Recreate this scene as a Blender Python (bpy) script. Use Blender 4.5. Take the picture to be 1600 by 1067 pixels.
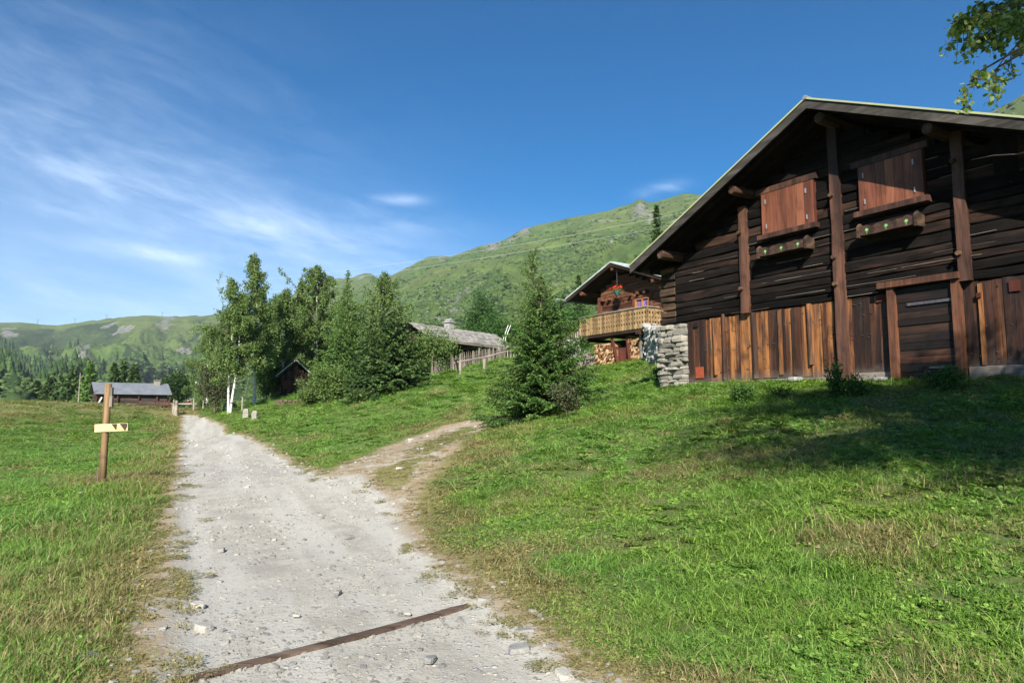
import bpy, math, random
import numpy as np
from mathutils import Vector, Matrix
for _o in list(bpy.data.objects): bpy.data.objects.remove(_o)
scene = bpy.context.scene
COL = scene.collection
R_ = math.radians

# ------------------------------------------------------------------ camera
F = 1067.0; HOR = 640.0; CAMZ = 1.6
PITCH = math.atan((HOR - 533.5) / F)
cd = bpy.data.cameras.new('camera'); cam = bpy.data.objects.new('camera', cd); COL.objects.link(cam)
cd.sensor_width = 36; cd.lens = 24.0; cd.clip_start = 0.05; cd.clip_end = 12000
cam.location = (0, 0, CAMZ); cam.rotation_euler = (math.pi/2 + PITCH, 0, 0)
scene.camera = cam
scene.render.resolution_x = 1024; scene.render.resolution_y = 682
vs = scene.view_settings
vs.view_transform = 'Standard'; vs.look = 'None'; vs.gamma = 1; vs.exposure = 1.0

# ------------------------------------------------------------------ node helpers
class NT:
    def __init__(s, nt): s.t = nt; s.n = nt.nodes; s.l = nt.links
    def node(s, typ, **kw):
        nd = s.n.new(typ)
        for k, v in kw.items(): setattr(nd, k, v)
        return nd
    def put(s, sock, v):
        if isinstance(v, bpy.types.NodeSocket): s.l.new(v, sock)
        elif v is not None:
            if hasattr(sock.default_value, '__len__') and len(sock.default_value) == 4 and len(v) == 3: v = (*v, 1)
            sock.default_value = v
    def m(s, op, a, b=None, c=None, clamp=False):
        nd = s.node('ShaderNodeMath', operation=op, use_clamp=clamp)
        for i, v in enumerate((a, b, c)):
            if v is not None: s.put(nd.inputs[i], v)
        return nd.outputs[0]
    def vm(s, op, a, b=None):
        nd = s.node('ShaderNodeVectorMath', operation=op)
        s.put(nd.inputs[0], a)
        if b is not None: s.put(nd.inputs[1], b)
        return nd.outputs[0]
    def mix(s, f, a, b, mode='MIX'):
        nd = s.node('ShaderNodeMix', data_type='RGBA', blend_type=mode)
        s.put(nd.inputs[0], f); s.put(nd.inputs[6], a); s.put(nd.inputs[7], b)
        return nd.outputs[2]
    def noise(s, vec, scale, detail=4, rough=.55, out=0, dist=0):
        nd = s.node('ShaderNodeTexNoise'); s.put(nd.inputs['Vector'], vec)
        nd.inputs['Scale'].default_value = scale; nd.inputs['Detail'].default_value = detail
        nd.inputs['Roughness'].default_value = rough; nd.inputs['Distortion'].default_value = dist
        return nd.outputs[out]
    def step(s, x, a, b):
        nd = s.node('ShaderNodeMapRange', interpolation_type='SMOOTHSTEP')
        s.put(nd.inputs[0], x); s.put(nd.inputs[1], a); s.put(nd.inputs[2], b)
        return nd.outputs[0]
    def attr(s, name, kind='GEOMETRY'):
        return s.node('ShaderNodeAttribute', attribute_name=name, attribute_type=kind)
    def ramp(s, f, stops):
        nd = s.node('ShaderNodeValToRGB'); e = nd.color_ramp.elements
        while len(e) < len(stops): e.new(.5)
        for q, (p, c) in zip(e, stops): q.position = p; q.color = (*c, 1)
        s.put(nd.inputs[0], f); return nd.outputs[0]

# ------------------------------------------------------------------ world and sun
SUN_AZ = R_(186.5); SUN_EL = R_(33)      # the sun stands behind the camera, a touch left
w = bpy.data.worlds.new('World'); scene.world = w; w.use_nodes = True
t = NT(w.node_tree); t.n.clear()
sky = t.node('ShaderNodeTexSky', sky_type='NISHITA', sun_disc=False)
sky.sun_elevation = SUN_EL; sky.sun_rotation = SUN_AZ; sky.altitude = 1500
sky.air_density = 1.0; sky.dust_density = 0.6; sky.ozone_density = 2.0
tc = t.node('ShaderNodeTexCoord').outputs['Generated']
sp = t.node('ShaderNodeSeparateXYZ'); t.put(sp.inputs[0], tc)
az = t.m('ARCTAN2', sp.outputs[0], sp.outputs[1]); el = t.m('ARCSINE', sp.outputs[2])
def px_azel(u, v):
    x = (u-800)/F; y = (533.5-v)/F
    d = Vector((x, math.cos(PITCH)-y*math.sin(PITCH), math.sin(PITCH)+y*math.cos(PITCH))).normalized()
    return math.atan2(d.x, d.y), math.asin(d.z)
def blob(u, v, su, sv, slope, amp):
    a0, e0 = px_azel(u, v)
    da = t.m('SUBTRACT', az, a0); de = t.m('SUBTRACT', t.m('SUBTRACT', el, e0), t.m('MULTIPLY', da, slope))
    q = t.m('ADD', t.m('POWER', t.m('DIVIDE', da, su/F), 2), t.m('POWER', t.m('DIVIDE', de, sv/F), 2))
    return t.m('MULTIPLY', t.m('EXPONENT', t.m('MULTIPLY', q, -1)), amp)
cmb = t.node('ShaderNodeCombineXYZ')
t.put(cmb.inputs[0], t.m('MULTIPLY', az, 2.2)); t.put(cmb.inputs[1], t.m('ADD', t.m('MULTIPLY', el, 8.0), t.m('MULTIPLY', az, 1.7)))
n1 = t.noise(cmb.outputs[0], 2.3, 8, .62, dist=.35)
n2 = t.noise(cmb.outputs[0], 7.0, 6, .65, dist=.8)
wisp = t.m('ADD', t.step(n1, .30, .85), t.m('MULTIPLY', t.step(n2, .4, .85), .25))
reg = None
for b in ((330, 330, 420, 75, -.30, .40), (70, 252, 150, 18, -.16, .32), (190, 285, 170, 26, -.22, .22), (290, 402, 110, 9, -.05, .75), (615, 313, 42, 8, .05, .95),
          (600, 345, 100, 16, -.05, .5), (1035, 296, 34, 9, .1, .8), (60, 60, 420, 120, -.2, .18), (150, 470, 420, 70, -.03, .42), (480, 370, 180, 24, -.12, .36), (100, 330, 90, 12, -.1, .35)):
    v_ = blob(*b); reg = v_ if reg is None else t.m('ADD', reg, v_)
veil = t.m('ADD', blob(150, 500, 620, 150, -.05, .27), blob(250, 330, 480, 120, -.2, .16))
cl = t.m('ADD', t.m('MULTIPLY', wisp, reg), veil, clamp=True)
hs = t.node('ShaderNodeHueSaturation'); hs.inputs['Saturation'].default_value = 1.52; hs.inputs['Value'].default_value = 1.0
t.put(hs.inputs['Color'], sky.outputs[0])
skyc = t.mix(t.m('MULTIPLY', cl, .62), hs.outputs[0], (9.2, 10.8, 13.0))
bg = t.node('ShaderNodeBackground'); t.put(bg.inputs[0], skyc); bg.inputs[1].default_value = 0.069
wo = t.node('ShaderNodeOutputWorld'); t.l.new(bg.outputs[0], wo.inputs[0])
sl = bpy.data.lights.new('sun', 'SUN'); sl.energy = 5.0; sl.angle = R_(.5); sl.color = (1, .95, .86)
sun = bpy.data.objects.new('sun', sl); COL.objects.link(sun)
sdir = Vector((math.sin(SUN_AZ)*math.cos(SUN_EL), math.cos(SUN_AZ)*math.cos(SUN_EL), math.sin(SUN_EL)))
sun.rotation_euler = sdir.to_track_quat('Z', 'Y').to_euler()

# ------------------------------------------------------------------ materials
def new_mat(name):
    m = bpy.data.materials.new(name); m.use_nodes = True
    t = NT(m.node_tree); t.n.clear()
    out = t.node('ShaderNodeOutputMaterial'); b = t.node('ShaderNodeBsdfPrincipled')
    b.inputs['Roughness'].default_value = .85; b.inputs['Specular IOR Level'].default_value = .25
    t.l.new(b.outputs[0], out.inputs[0])
    return m, t, b, out
def bump(t, b, h, strength=.5, dist=.02):
    bp = t.node('ShaderNodeBump'); bp.inputs['Strength'].default_value = strength; bp.inputs['Distance'].default_value = dist
    t.put(bp.inputs['Height'], h); t.l.new(bp.outputs[0], b.inputs['Normal'])
def wood(name, c0, c1, c2, axis='z', rough=.8, fine=40, tintamt=.8, spec=.12):
    """weathered wood, grain stretched along a local axis, shifted per board by the tint attribute"""
    m, t, b, o = new_mat(name)
    co = t.node('ShaderNodeTexCoord').outputs['Object']; ti = t.attr('tint')
    tv = ti.outputs['Fac']
    off = t.node('ShaderNodeCombineXYZ')
    for i in range(3): t.put(off.inputs[i], t.m('MULTIPLY', tv, 13.7+5*i))
    sc = {'x': (.09, 1, 1), 'y': (1, .09, 1), 'z': (1, 1, .07)}[axis]
    v = t.vm('ADD', t.vm('MULTIPLY', co, sc), off.outputs[0])
    g = t.noise(v, fine, 5, .6); bgn = t.noise(v, fine*.16, 4, .6, dist=.6); stain = t.noise(t.vm('ADD', co, off.outputs[0]), 2.2, 5, .6)
    f = t.m('ADD', t.m('SUBTRACT', t.m('MULTIPLY', bgn, 1.5), .36), t.m('MULTIPLY', t.m('SUBTRACT', tv, .5), tintamt), clamp=True)
    c = t.ramp(f, [(.12, c0), (.45, c1), (.8, c2)])
    c = t.mix(t.m('MULTIPLY', t.step(g, .5, .66), .45), c, tuple(x*.35 for x in c0))
    c = t.mix(t.m('MULTIPLY', t.step(stain, .5, .72), .6), c, tuple(x*.7 for x in c0))
    t.put(b.inputs['Base Color'], c); b.inputs['Roughness'].default_value = rough; b.inputs['Specular IOR Level'].default_value = spec
    bump(t, b, t.m('ADD', g, t.m('MULTIPLY', bgn, 2)), .7, .008)
    return m
def plain(name, col, rough=.7, var=.25, scale=6, metal=0, spec=.3, bmp=.2):
    m, t, b, o = new_mat(name)
    co = t.node('ShaderNodeTexCoord').outputs['Object']
    n = t.noise(co, scale, 6, .6); n2 = t.noise(co, scale*6, 4, .6)
    c = t.mix(t.step(n, .3, .7), tuple(x*(1-var) for x in col), tuple(min(1, x*(1+var)) for x in col))
    c = t.mix(t.m('MULTIPLY', t.step(n2, .45, .7), var), c, tuple(x*.55 for x in col))
    t.put(b.inputs['Base Color'], c); b.inputs['Roughness'].default_value = rough; b.inputs['Metallic'].default_value = metal
    b.inputs['Specular IOR Level'].default_value = spec
    if bmp: bump(t, b, n2, bmp, .01)
    return m
def leafmat(name, dark, mid, light, trans=.3, rough=.6):
    m, t, b, o = new_mat(name)
    tv = t.attr('tint').outputs['Fac']
    c = t.ramp(tv, [(.05, dark), (.5, mid), (.97, light)])
    t.put(b.inputs['Base Color'], c); b.inputs['Roughness'].default_value = rough; b.inputs['Specular IOR Level'].default_value = .2
    tr = t.node('ShaderNodeBsdfTranslucent'); t.put(tr.inputs[0], t.mix(1, c, (1.5, 1.7, .7), 'MULTIPLY'))
    ms = t.node('ShaderNodeMixShader'); ms.inputs[0].default_value = trans
    t.l.new(b.outputs[0], ms.inputs[1]); t.l.new(tr.outputs[0], ms.inputs[2]); t.l.new(ms.outputs[0], o.inputs[0])
    return m
M = {}
M['log'] = wood('barn_log', (.006, .005, .0045), (.0165, .013, .0115), (.07, .036, .024), 'x', .85, 30, .58, .08)
M['logend'] = wood('barn_log_end', (.02, .015, .012), (.06, .042, .03), (.16, .09, .05), 'x', .7, 30, .5)
M['plank'] = wood('barn_plank', (.022, .012, .009), (.085, .034, .018), (.42, .175, .055), 'z', .6, 34, .62, .3)
_nt = NT(M['plank'].node_tree)
_b = next(x for x in _nt.n if x.type == 'BSDF_PRINCIPLED'); _src = _b.inputs['Base Color'].links[0].from_socket
_co = _nt.node('ShaderNodeTexCoord').outputs['Object']; _g = _nt.noise(_nt.vm('MULTIPLY', _co, (1, 1, .16)), 7, 5, .65); _k = _nt.noise(_co, 9, 3, .5)
_c = _nt.mix(_nt.m('MULTIPLY', _nt.step(_g, .52, .68), .65), _src, (.048, .038, .034)); _c = _nt.mix(_nt.m('MULTIPLY', _nt.step(_k, .66, .74), .8), _c, (.018, .010, .008))
_z = _nt.node('ShaderNodeSeparateXYZ'); _nt.put(_z.inputs[0], _co)
_c = _nt.mix(_nt.m('MULTIPLY', _nt.step(_nt.m('ADD', _z.outputs[2], _nt.m('MULTIPLY', _k, .25)), 2.72, 2.45), .6), _c, (.12, .10, .085)); _nt.l.new(_c, _b.inputs['Base Color'])
M['post'] = wood('barn_post', (.036, .019, .014), (.098, .046, .031), (.21, .10, .058), 'z', .6, 30, .5, .3)
M['shutter'] = wood('barn_shutter', (.10, .038, .022), (.215, .076, .041), (.31, .12, .062), 'z', .5, 22, .5, .3)
M['doorw'] = wood('barn_door', (.012, .008, .007), (.040, .022, .015), (.16, .062, .032), 'x', .6, 30, .8, .3)
M['doorframe'] = wood('door_frame', (.05, .024, .016), (.12, .05, .028), (.22, .09, .045), 'z', .6, 30, .4, .3)
M['beamx'] = wood('beam_side', (.03, .018, .012), (.08, .042, .028), (.20, .12, .075), 'y', .6, 30, .5, .3)
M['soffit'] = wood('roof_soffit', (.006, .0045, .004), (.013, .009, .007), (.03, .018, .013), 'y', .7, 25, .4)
M['barge'] = wood('barge_board', (.028, .024, .021), (.062, .055, .048), (.13, .115, .10), 'x', .7, 25, .4)
M['chalet'] = wood('chalet_wall', (.06, .028, .018), (.16, .070, .040), (.25, .11, .065), 'x', .6, 20, .4)
M['chaletz'] = wood('chalet_upright', (.06, .026, .016), (.15, .062, .036), (.22, .10, .06), 'z', .6, 20, .4)
M['balcony'] = wood('balcony_board', (.17, .11, .055), (.33, .22, .105), (.46, .31, .16), 'z', .6, 20, .5)
M['oldgrey'] = wood('old_grey_wood', (.10, .085, .07), (.26, .225, .185), (.42, .37, .30), 'z', .8, 20, .6)
M['oldgreyx'] = wood('old_grey_rail', (.10, .085, .07), (.24, .205, .17), (.38, .33, .27), 'x', .8, 20, .6)
M['darkwood'] = wood('dark_wood', (.018, .013, .011), (.05, .032, .025), (.11, .06, .04), 'x', .8, 16, .5)
M['farmwood'] = wood('farmhouse_wood', (.035, .025, .02), (.085, .06, .048), (.15, .11, .085), 'x', .85, 10, .6)
M['redwood'] = wood('red_brown_wood', (.07, .022, .016), (.14, .045, .03), (.2, .07, .045), 'z', .8, 16, .5)
M['sleeper'] = wood('wet_beam', (.05, .035, .026), (.125, .085, .062), (.21, .155, .12), 'x', .7, 30, .4)
M['pole'] = wood('stripped_pole', (.15, .095, .05), (.36, .235, .12), (.54, .46, .33), 'z', .7, 24, .3)
M['board'] = wood('sign_board', (.62, .48, .25), (.74, .60, .34), (.82, .70, .45), 'x', .6, 20, .3)
M['firewood'] = wood('firewood', (.16, .075, .035), (.42, .24, .12), (.62, .43, .25), 'y', .8, 20, 1.3)
M['metal'] = plain('grey_sheet_metal', (.25, .265, .28), .5, .14, .8, .35, .5, .05)
M['paleroof'] = plain('pale_roof', (.42, .47, .44), .6, .25, 2)
M['black'] = plain('black_paint', (.012, .012, .013), .5, .2)
M['iron'] = plain('hinge_iron', (.16, .145, .16), .45, .3, 20, .6)
M['rust'] = plain('red_oxide_panel', (.30, .065, .03), .5, .15, 6, 0, .4)
M['white'] = plain('white_paint', (.72, .72, .68), .6, .1)
M['sign_dark'] = plain('dark_brown', (.06, .042, .03), .6, .2)
M['glass'] = plain('window_glass', (.03, .03, .045), .08, .1, 3, 0, .6, 0)
M['curtain'] = plain('purple_curtain', (.20, .13, .35), .8, .5, 14)
M['orangewood'] = plain('varnished_frame', (.42, .18, .06), .5, .2)
M['pot'] = plain('teal_pot', (.06, .17, .17), .5, .2)
M['red'] = leafmat('red_petal', (.55, .02, .02), (.72, .04, .025), (.8, .10, .05), .2)
M['yellowfl'] = leafmat('pale_petal', (.6, .5, .12), (.7, .68, .3), (.8, .8, .7), .2)
M['edel'] = plain('painted_green', (.22, .48, .17), .6, .1)
M['paint_red'] = plain('tractor_red', (.45, .04, .03), .4, .15)
M['vehgreen'] = plain('vehicle_green', (.012, .035, .02), .35, .15, 3, 0, .5, 0)
M['rubber'] = plain('rubber', (.02, .02, .02), .8, .2)
M['steel'] = plain('steel', (.45, .45, .46), .4, .1, 3, .6)
M['wirebright'] = plain('bright_cable', (.55, .55, .52), .5, .05, 3, .0)
def stonemat(name, a, b_, c_, lich=.0, sc=3):
    m, t, b, o = new_mat(name)
    co = t.node('ShaderNodeTexCoord').outputs['Object']; tv = t.attr('tint').outputs['Fac']
    n = t.noise(co, sc, 6, .65); n2 = t.noise(co, sc*9, 5, .7)
    c = t.ramp(t.m('ADD', t.m('MULTIPLY', n, .6), t.m('MULTIPLY', tv, .45)), [(.2, a), (.5, b_), (.85, c_)])
    c = t.mix(t.m('MULTIPLY', t.step(n2, .5, .7), .5), c, tuple(x*.4 for x in a))
    t.put(b.inputs['Base Color'], c); b.inputs['Roughness'].default_value = .9
    bump(t, b, t.m('ADD', n2, n), .7, .02)
    return m
M['stone'] = stonemat('barn_stone', (.11, .10, .085), (.235, .22, .185), (.38, .345, .285))
M['stonegrey'] = stonemat('grey_stone', (.16, .155, .145), (.33, .32, .30), (.5, .48, .44))
M['gravelst'] = stonemat('gravel_stone', (.19, .19, .195), (.36, .345, .31), (.56, .52, .44), sc=8)
# slate roof: overlapping courses
m, t, b, o = new_mat('slate_shingle'); M['slate'] = m
tv = t.attr('tint').outputs['Fac']; co = t.node('ShaderNodeTexCoord').outputs['Object']; n = t.noise(co, 5, 5, .6)
c = t.ramp(t.m('ADD', t.m('MULTIPLY', tv, .7), t.m('MULTIPLY', n, .3)), [(.1, (.15, .14, .125)), (.5, (.27, .25, .225)), (.9, (.40, .375, .33))])
t.put(b.inputs['Base Color'], c)
# lichen covered metal roof of the big barn
m, t, b, o = new_mat('lichen_roof'); M['lichen'] = m
co = t.node('ShaderNodeTexCoord').outputs['Object']; n = t.noise(co, 1.3, 7, .7); n2 = t.noise(co, 14, 5, .7)
c = t.mix(t.step(t.m('ADD', n, t.m('MULTIPLY', n2, .35)), .46, .68), (.46, .47, .10), (.36, .38, .24))
t.put(b.inputs['Base Color'], c)
# birch bark
m, t, b, o = new_mat('birch_bark'); M['birchbark'] = m
co = t.node('ShaderNodeTexCoord').outputs['Object']; n = t.noise(t.vm('MULTIPLY', co, (1, 1, 2.2)), 3.2, 6, .7)
t.put(b.inputs['Base Color'], t.mix(t.step(n, .52, .62), (.66, .64, .60), (.05, .045, .04)))
M['bark'] = plain('conifer_bark', (.12, .085, .06), .9, .4, 5)
M['twig'] = plain('birch_twig', (.11, .075, .06), .8, .3, 5)
M['birch'] = leafmat('birch_leaf', (.055, .095, .026), (.13, .195, .058), (.26, .34, .12), .3)
M['birchnear'] = leafmat('birch_leaf_near', (.05, .085, .022), (.15, .22, .055), (.48, .52, .24), .45, .4)
M['spruce'] = leafmat('spruce_needle', (.015, .034, .010), (.045, .088, .024), (.125, .19, .048), .12)
M['sprucenear'] = leafmat('spruce_needle_near', (.020, .046, .011), (.062, .125, .028), (.16, .27, .055), .15)
M['larch'] = leafmat('larch_needle', (.045, .092, .020), (.11, .195, .044), (.21, .32, .078), .25)
M['broad'] = leafmat('broad_leaf', (.018, .050, .013), (.045, .105, .024), (.10, .19, .042), .25)
M['bushl'] = leafmat('bush_leaf', (.045, .085, .022), (.11, .17, .045), (.22, .28, .09), .3)
M['darkbroad'] = leafmat('dark_broad_leaf', (.010, .028, .008), (.026, .062, .014), (.06, .12, .026), .15)
M['brownleaf'] = leafmat('brown_green_leaf', (.035, .042, .022), (.07, .082, .038), (.12, .13, .06), .2)
M['weed'] = leafmat('weed_leaf', (.025, .06, .014), (.055, .12, .026), (.12, .22, .05), .25)

# ------------------------------------------------------------------ object helpers
def tag(o, label=None, cat=None, group=None, kind=None):
    if label: o['label'] = label
    if cat: o['category'] = cat
    if group: o['group'] = group
    if kind: o['kind'] = kind
    return o
def thing(name, label, cat, loc=(0, 0, 0), rz=0, group=None, sc=None):
    o = bpy.data.objects.new(name, None); COL.objects.link(o); o.location = loc; o.rotation_euler = (0, 0, rz)
    o.empty_display_size = .2
    if sc: o.scale = (sc, sc, sc)
    return tag(o, label, cat, group)
def np_mesh(name, V, Fc, mat, parent=None, tint=None, smooth=False):
    """V (n,3); Fc (m,k) same-size faces"""
    V = np.asarray(V, np.float32); Fc = np.asarray(Fc, np.int32); k = Fc.shape[1]
    me = bpy.data.meshes.new(name)
    me.vertices.add(len(V)); me.vertices.foreach_set('co', V.ravel())
    me.loops.add(Fc.size); me.loops.foreach_set('vertex_index', Fc.ravel())
    me.polygons.add(len(Fc)); me.polygons.foreach_set('loop_start', np.arange(0, Fc.size, k, dtype=np.int32))
    if smooth: me.polygons.foreach_set('use_smooth', np.ones(len(Fc), bool))
    if tint is not None:
        a = me.attributes.new('tint', 'FLOAT', 'POINT'); a.data.foreach_set('value', np.asarray(tint, np.float32))
    me.update(calc_edges=True); me.validate()
    if mat: me.materials.append(mat)
    o = bpy.data.objects.new(name, me); COL.objects.link(o)
    if parent: o.parent = parent
    return o
class MB:
    def __init__(s, seed=0): s.v = []; s.f = []; s.t = []; s.r = random.Random(seed)
    def quadbox(s, P, tint=None):
        """P: 8 points, bottom 4 (ccw) then top 4"""
        b = len(s.v); s.v += [tuple(p) for p in P]; tt = s.r.random() if tint is None else tint; s.t += [tt]*8
        s.f += [tuple(b+i for i in q) for q in ((3, 2, 1, 0), (4, 5, 6, 7), (0, 1, 5, 4), (1, 2, 6, 5), (2, 3, 7, 6), (3, 0, 4, 7))]
    def box(s, x0, x1, y0, y1, z0, z1, tint=None, j=0):
        r = lambda: s.r.uniform(-j, j)
        s.quadbox([(x+r(), y+r()*.3, z+r()) for z in (z0, z1) for x, y in ((x0, y0), (x1, y0), (x1, y1), (x0, y1))], tint)
    def beam(s, A, B, wd, ht, up=(0, 0, 1), tint=None, taper=1):
        A = Vector(A); B = Vector(B); d = (B-A).normalized(); up = Vector(up); sd = d.cross(up).normalized(); u2 = sd.cross(d)
        P = []
        for q, k in ((A, 1), (B, taper)):
            P.append([q+sd*a*wd/2*k+u2*c*ht/2*k for a, c in ((-1, -1), (1, -1), (1, 1), (-1, 1))])
        s.quadbox([P[0][0], P[0][1], P[0][2], P[0][3], P[1][0], P[1][1], P[1][2], P[1][3]], tint)
    def log(s, A, B, hgt, thick, front, segs=24, jit=.006, tint=None):
        """a hewn wall log from A to B with rounded, wandering front (front = unit vector outward)"""
        A = Vector(A); B = Vector(B); fr = Vector(front); up = Vector((0, 0, 1)); tt = s.r.random() if tint is None else tint
        prof = [(0, -.5), (.62, -.485), (.93, -.40), (1, -.1), (.97, .30), (.75, .47), (0, .5)]
        b0 = len(s.v); n = len(prof); r = s.r; ph = [r.uniform(0, 6.28) for _ in range(4)]
        for i in range(segs+1):
            q = i/segs; P = A.lerp(B, q); L = (B-A).length*q
            dz = jit*(math.sin(L*1.3+ph[0])+math.sin(L*3.1+ph[1])+r.uniform(-.6, .6)); dy = jit*(math.sin(L*1.9+ph[2])+r.uniform(-.9, .9))
            for a, c in prof:
                p = P+fr*(thick*a+(dy+r.uniform(-jit, jit)*.4 if a else 0))+up*(hgt*c+dz); s.v.append(tuple(p)); s.t.append(tt)
        for i in range(segs):
            for k in range(n-1):
                a = b0+i*n+k; s.f.append((a, a+1, a+n+1, a+n))
        s.f.append(tuple(b0+k for k in range(n))[::-1]); s.f.append(tuple(b0+segs*n+k for k in range(n)))
    def tube(s, pts, rad, n=8, tint=None, cap=True):
        tt = s.r.random() if tint is None else tint
        pts = [Vector(p) for p in pts]; b0 = len(s.v)
        if not hasattr(rad, '__len__'): rad = [rad]*len(pts)
        for i, p in enumerate(pts):
            d = (pts[min(i+1, len(pts)-1)]-pts[max(i-1, 0)]).normalized()
            a = d.cross(Vector((0, 0, 1)) if abs(d.z) < .9 else Vector((1, 0, 0))).normalized(); c = d.cross(a)
            for k in range(n):
                g = 2*math.pi*k/n; s.v.append(tuple(p+(a*math.cos(g)+c*math.sin(g))*rad[i])); s.t.append(tt)
        for i in range(len(pts)-1):
            for k in range(n):
                q = b0+i*n; s.f.append((q+k, q+(k+1) % n, q+n+(k+1) % n, q+n+k))
        if cap:
            s.f.append(tuple(b0+k for k in range(n))[::-1]); s.f.append(tuple(b0+(len(pts)-1)*n+k for k in range(n)))
    def stone(s, c, sz, n=7, tint=None, flat=True):
        """irregular rounded block"""
        r = s.r; tt = r.random() if tint is None else tint; b0 = len(s.v); rings = [(-.5, .84), (-.38, .99), (.0, 1.02), (.38, .97), (.5, .80)]
        ph = [1+r.uniform(-.14, .12) for _ in range(n)]; ro = r.uniform(0, 1)
        for z, k in rings:
            for i in range(n):
                g = 2*math.pi*(i+ro)/n; q = k*ph[i]*(1+r.uniform(-.07, .07))
                x = math.copysign(abs(math.cos(g))**.55, math.cos(g)); y = math.copysign(abs(math.sin(g))**.55, math.sin(g))
                s.v.append((c[0]+x*q*sz[0]/2, c[1]+y*q*sz[1]/2, c[2]+(z+r.uniform(-.04, .04))*sz[2])); s.t.append(tt)
        for j in range(4):
            for i in range(n):
                q = b0+j*n; s.f.append((q+i, q+(i+1) % n, q+n+(i+1) % n, q+n+i))
        s.f.append(tuple(b0+i for i in range(n))[::-1]); s.f.append(tuple(b0+4*n+i for i in range(n)))
    def poly(s, pts, thick, tint=None):
        """flat outline (Vectors) given thickness vector"""
        th = Vector(thick); n = len(pts); b0 = len(s.v); tt = s.r.random() if tint is None else tint
        s.v += [tuple(Vector(p)) for p in pts]+[tuple(Vector(p)+th) for p in pts]; s.t += [tt]*2*n
        s.f.append(tuple(b0+i for i in range(n))[::-1]); s.f.append(tuple(b0+n+i for i in range(n)))
        for i in range(n): s.f.append((b0+i, b0+(i+1) % n, b0+n+(i+1) % n, b0+n+i))
    def build(s, name, mat, parent=None, smooth=False, bevel=0):
        me = bpy.data.meshes.new(name); me.from_pydata(s.v, [], s.f)
        a = me.attributes.new('tint', 'FLOAT', 'POINT'); a.data.foreach_set('value', np.array(s.t, np.float32))
        if smooth: me.polygons.foreach_set('use_smooth', np.ones(len(s.f), bool))
        me.update(); me.materials.append(mat if not isinstance(mat, str) else M[mat])
        import bmesh
        bm = bmesh.new(); bm.from_mesh(me); bmesh.ops.recalc_face_normals(bm, faces=bm.faces)
        bm.to_mesh(me); bm.free()
        o = bpy.data.objects.new(name, me); COL.objects.link(o)
        if parent: o.parent = parent
        if bevel:
            md = o.modifiers.new('bevel', 'BEVEL'); md.width = bevel; md.segments = 1; md.limit_method = 'ANGLE'
        return o
def copy_tree(o, parent=None):
    c = o.copy(); COL.objects.link(c)
    if parent: c.parent = parent
    for ch in list(o.children): copy_tree(ch, c)
    return c

# ------------------------------------------------------------------ noise in numpy
def _hash(ix, iy, s):
    h = (ix.astype(np.int64)*374761393+iy.astype(np.int64)*668265263+s*1442695041) & 0xffffffff
    h = ((h ^ (h >> 13))*1274126177) & 0xffffffff
    return ((h ^ (h >> 16)) & 0xffffff)/float(0xffffff)
def vnoise(x, y, s=0):
    ix = np.floor(x); iy = np.floor(y); fx = x-ix; fy = y-iy; fx = fx*fx*(3-2*fx); fy = fy*fy*(3-2*fy)
    a = _hash(ix, iy, s); b = _hash(ix+1, iy, s); c = _hash(ix, iy+1, s); d = _hash(ix+1, iy+1, s)
    return a+(b-a)*fx+(c-a)*fy+(a-b-c+d)*fx*fy
def fbm(x, y, o=5, s=0, ridged=False, g=.5):
    r = 0; a = .5; tot = 0
    for i in range(o):
        n = vnoise(x, y, s+i*17)
        if ridged: n = 1-abs(2*n-1)
        r = r+a*n; tot += a; a *= g; x = x*2.03+11.3; y = y*2.03+5.7
    return r/tot
def sstep(x, a, b):
    q = np.clip((x-a)/(b-a), 0, 1); return q*q*(3-2*q)

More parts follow.
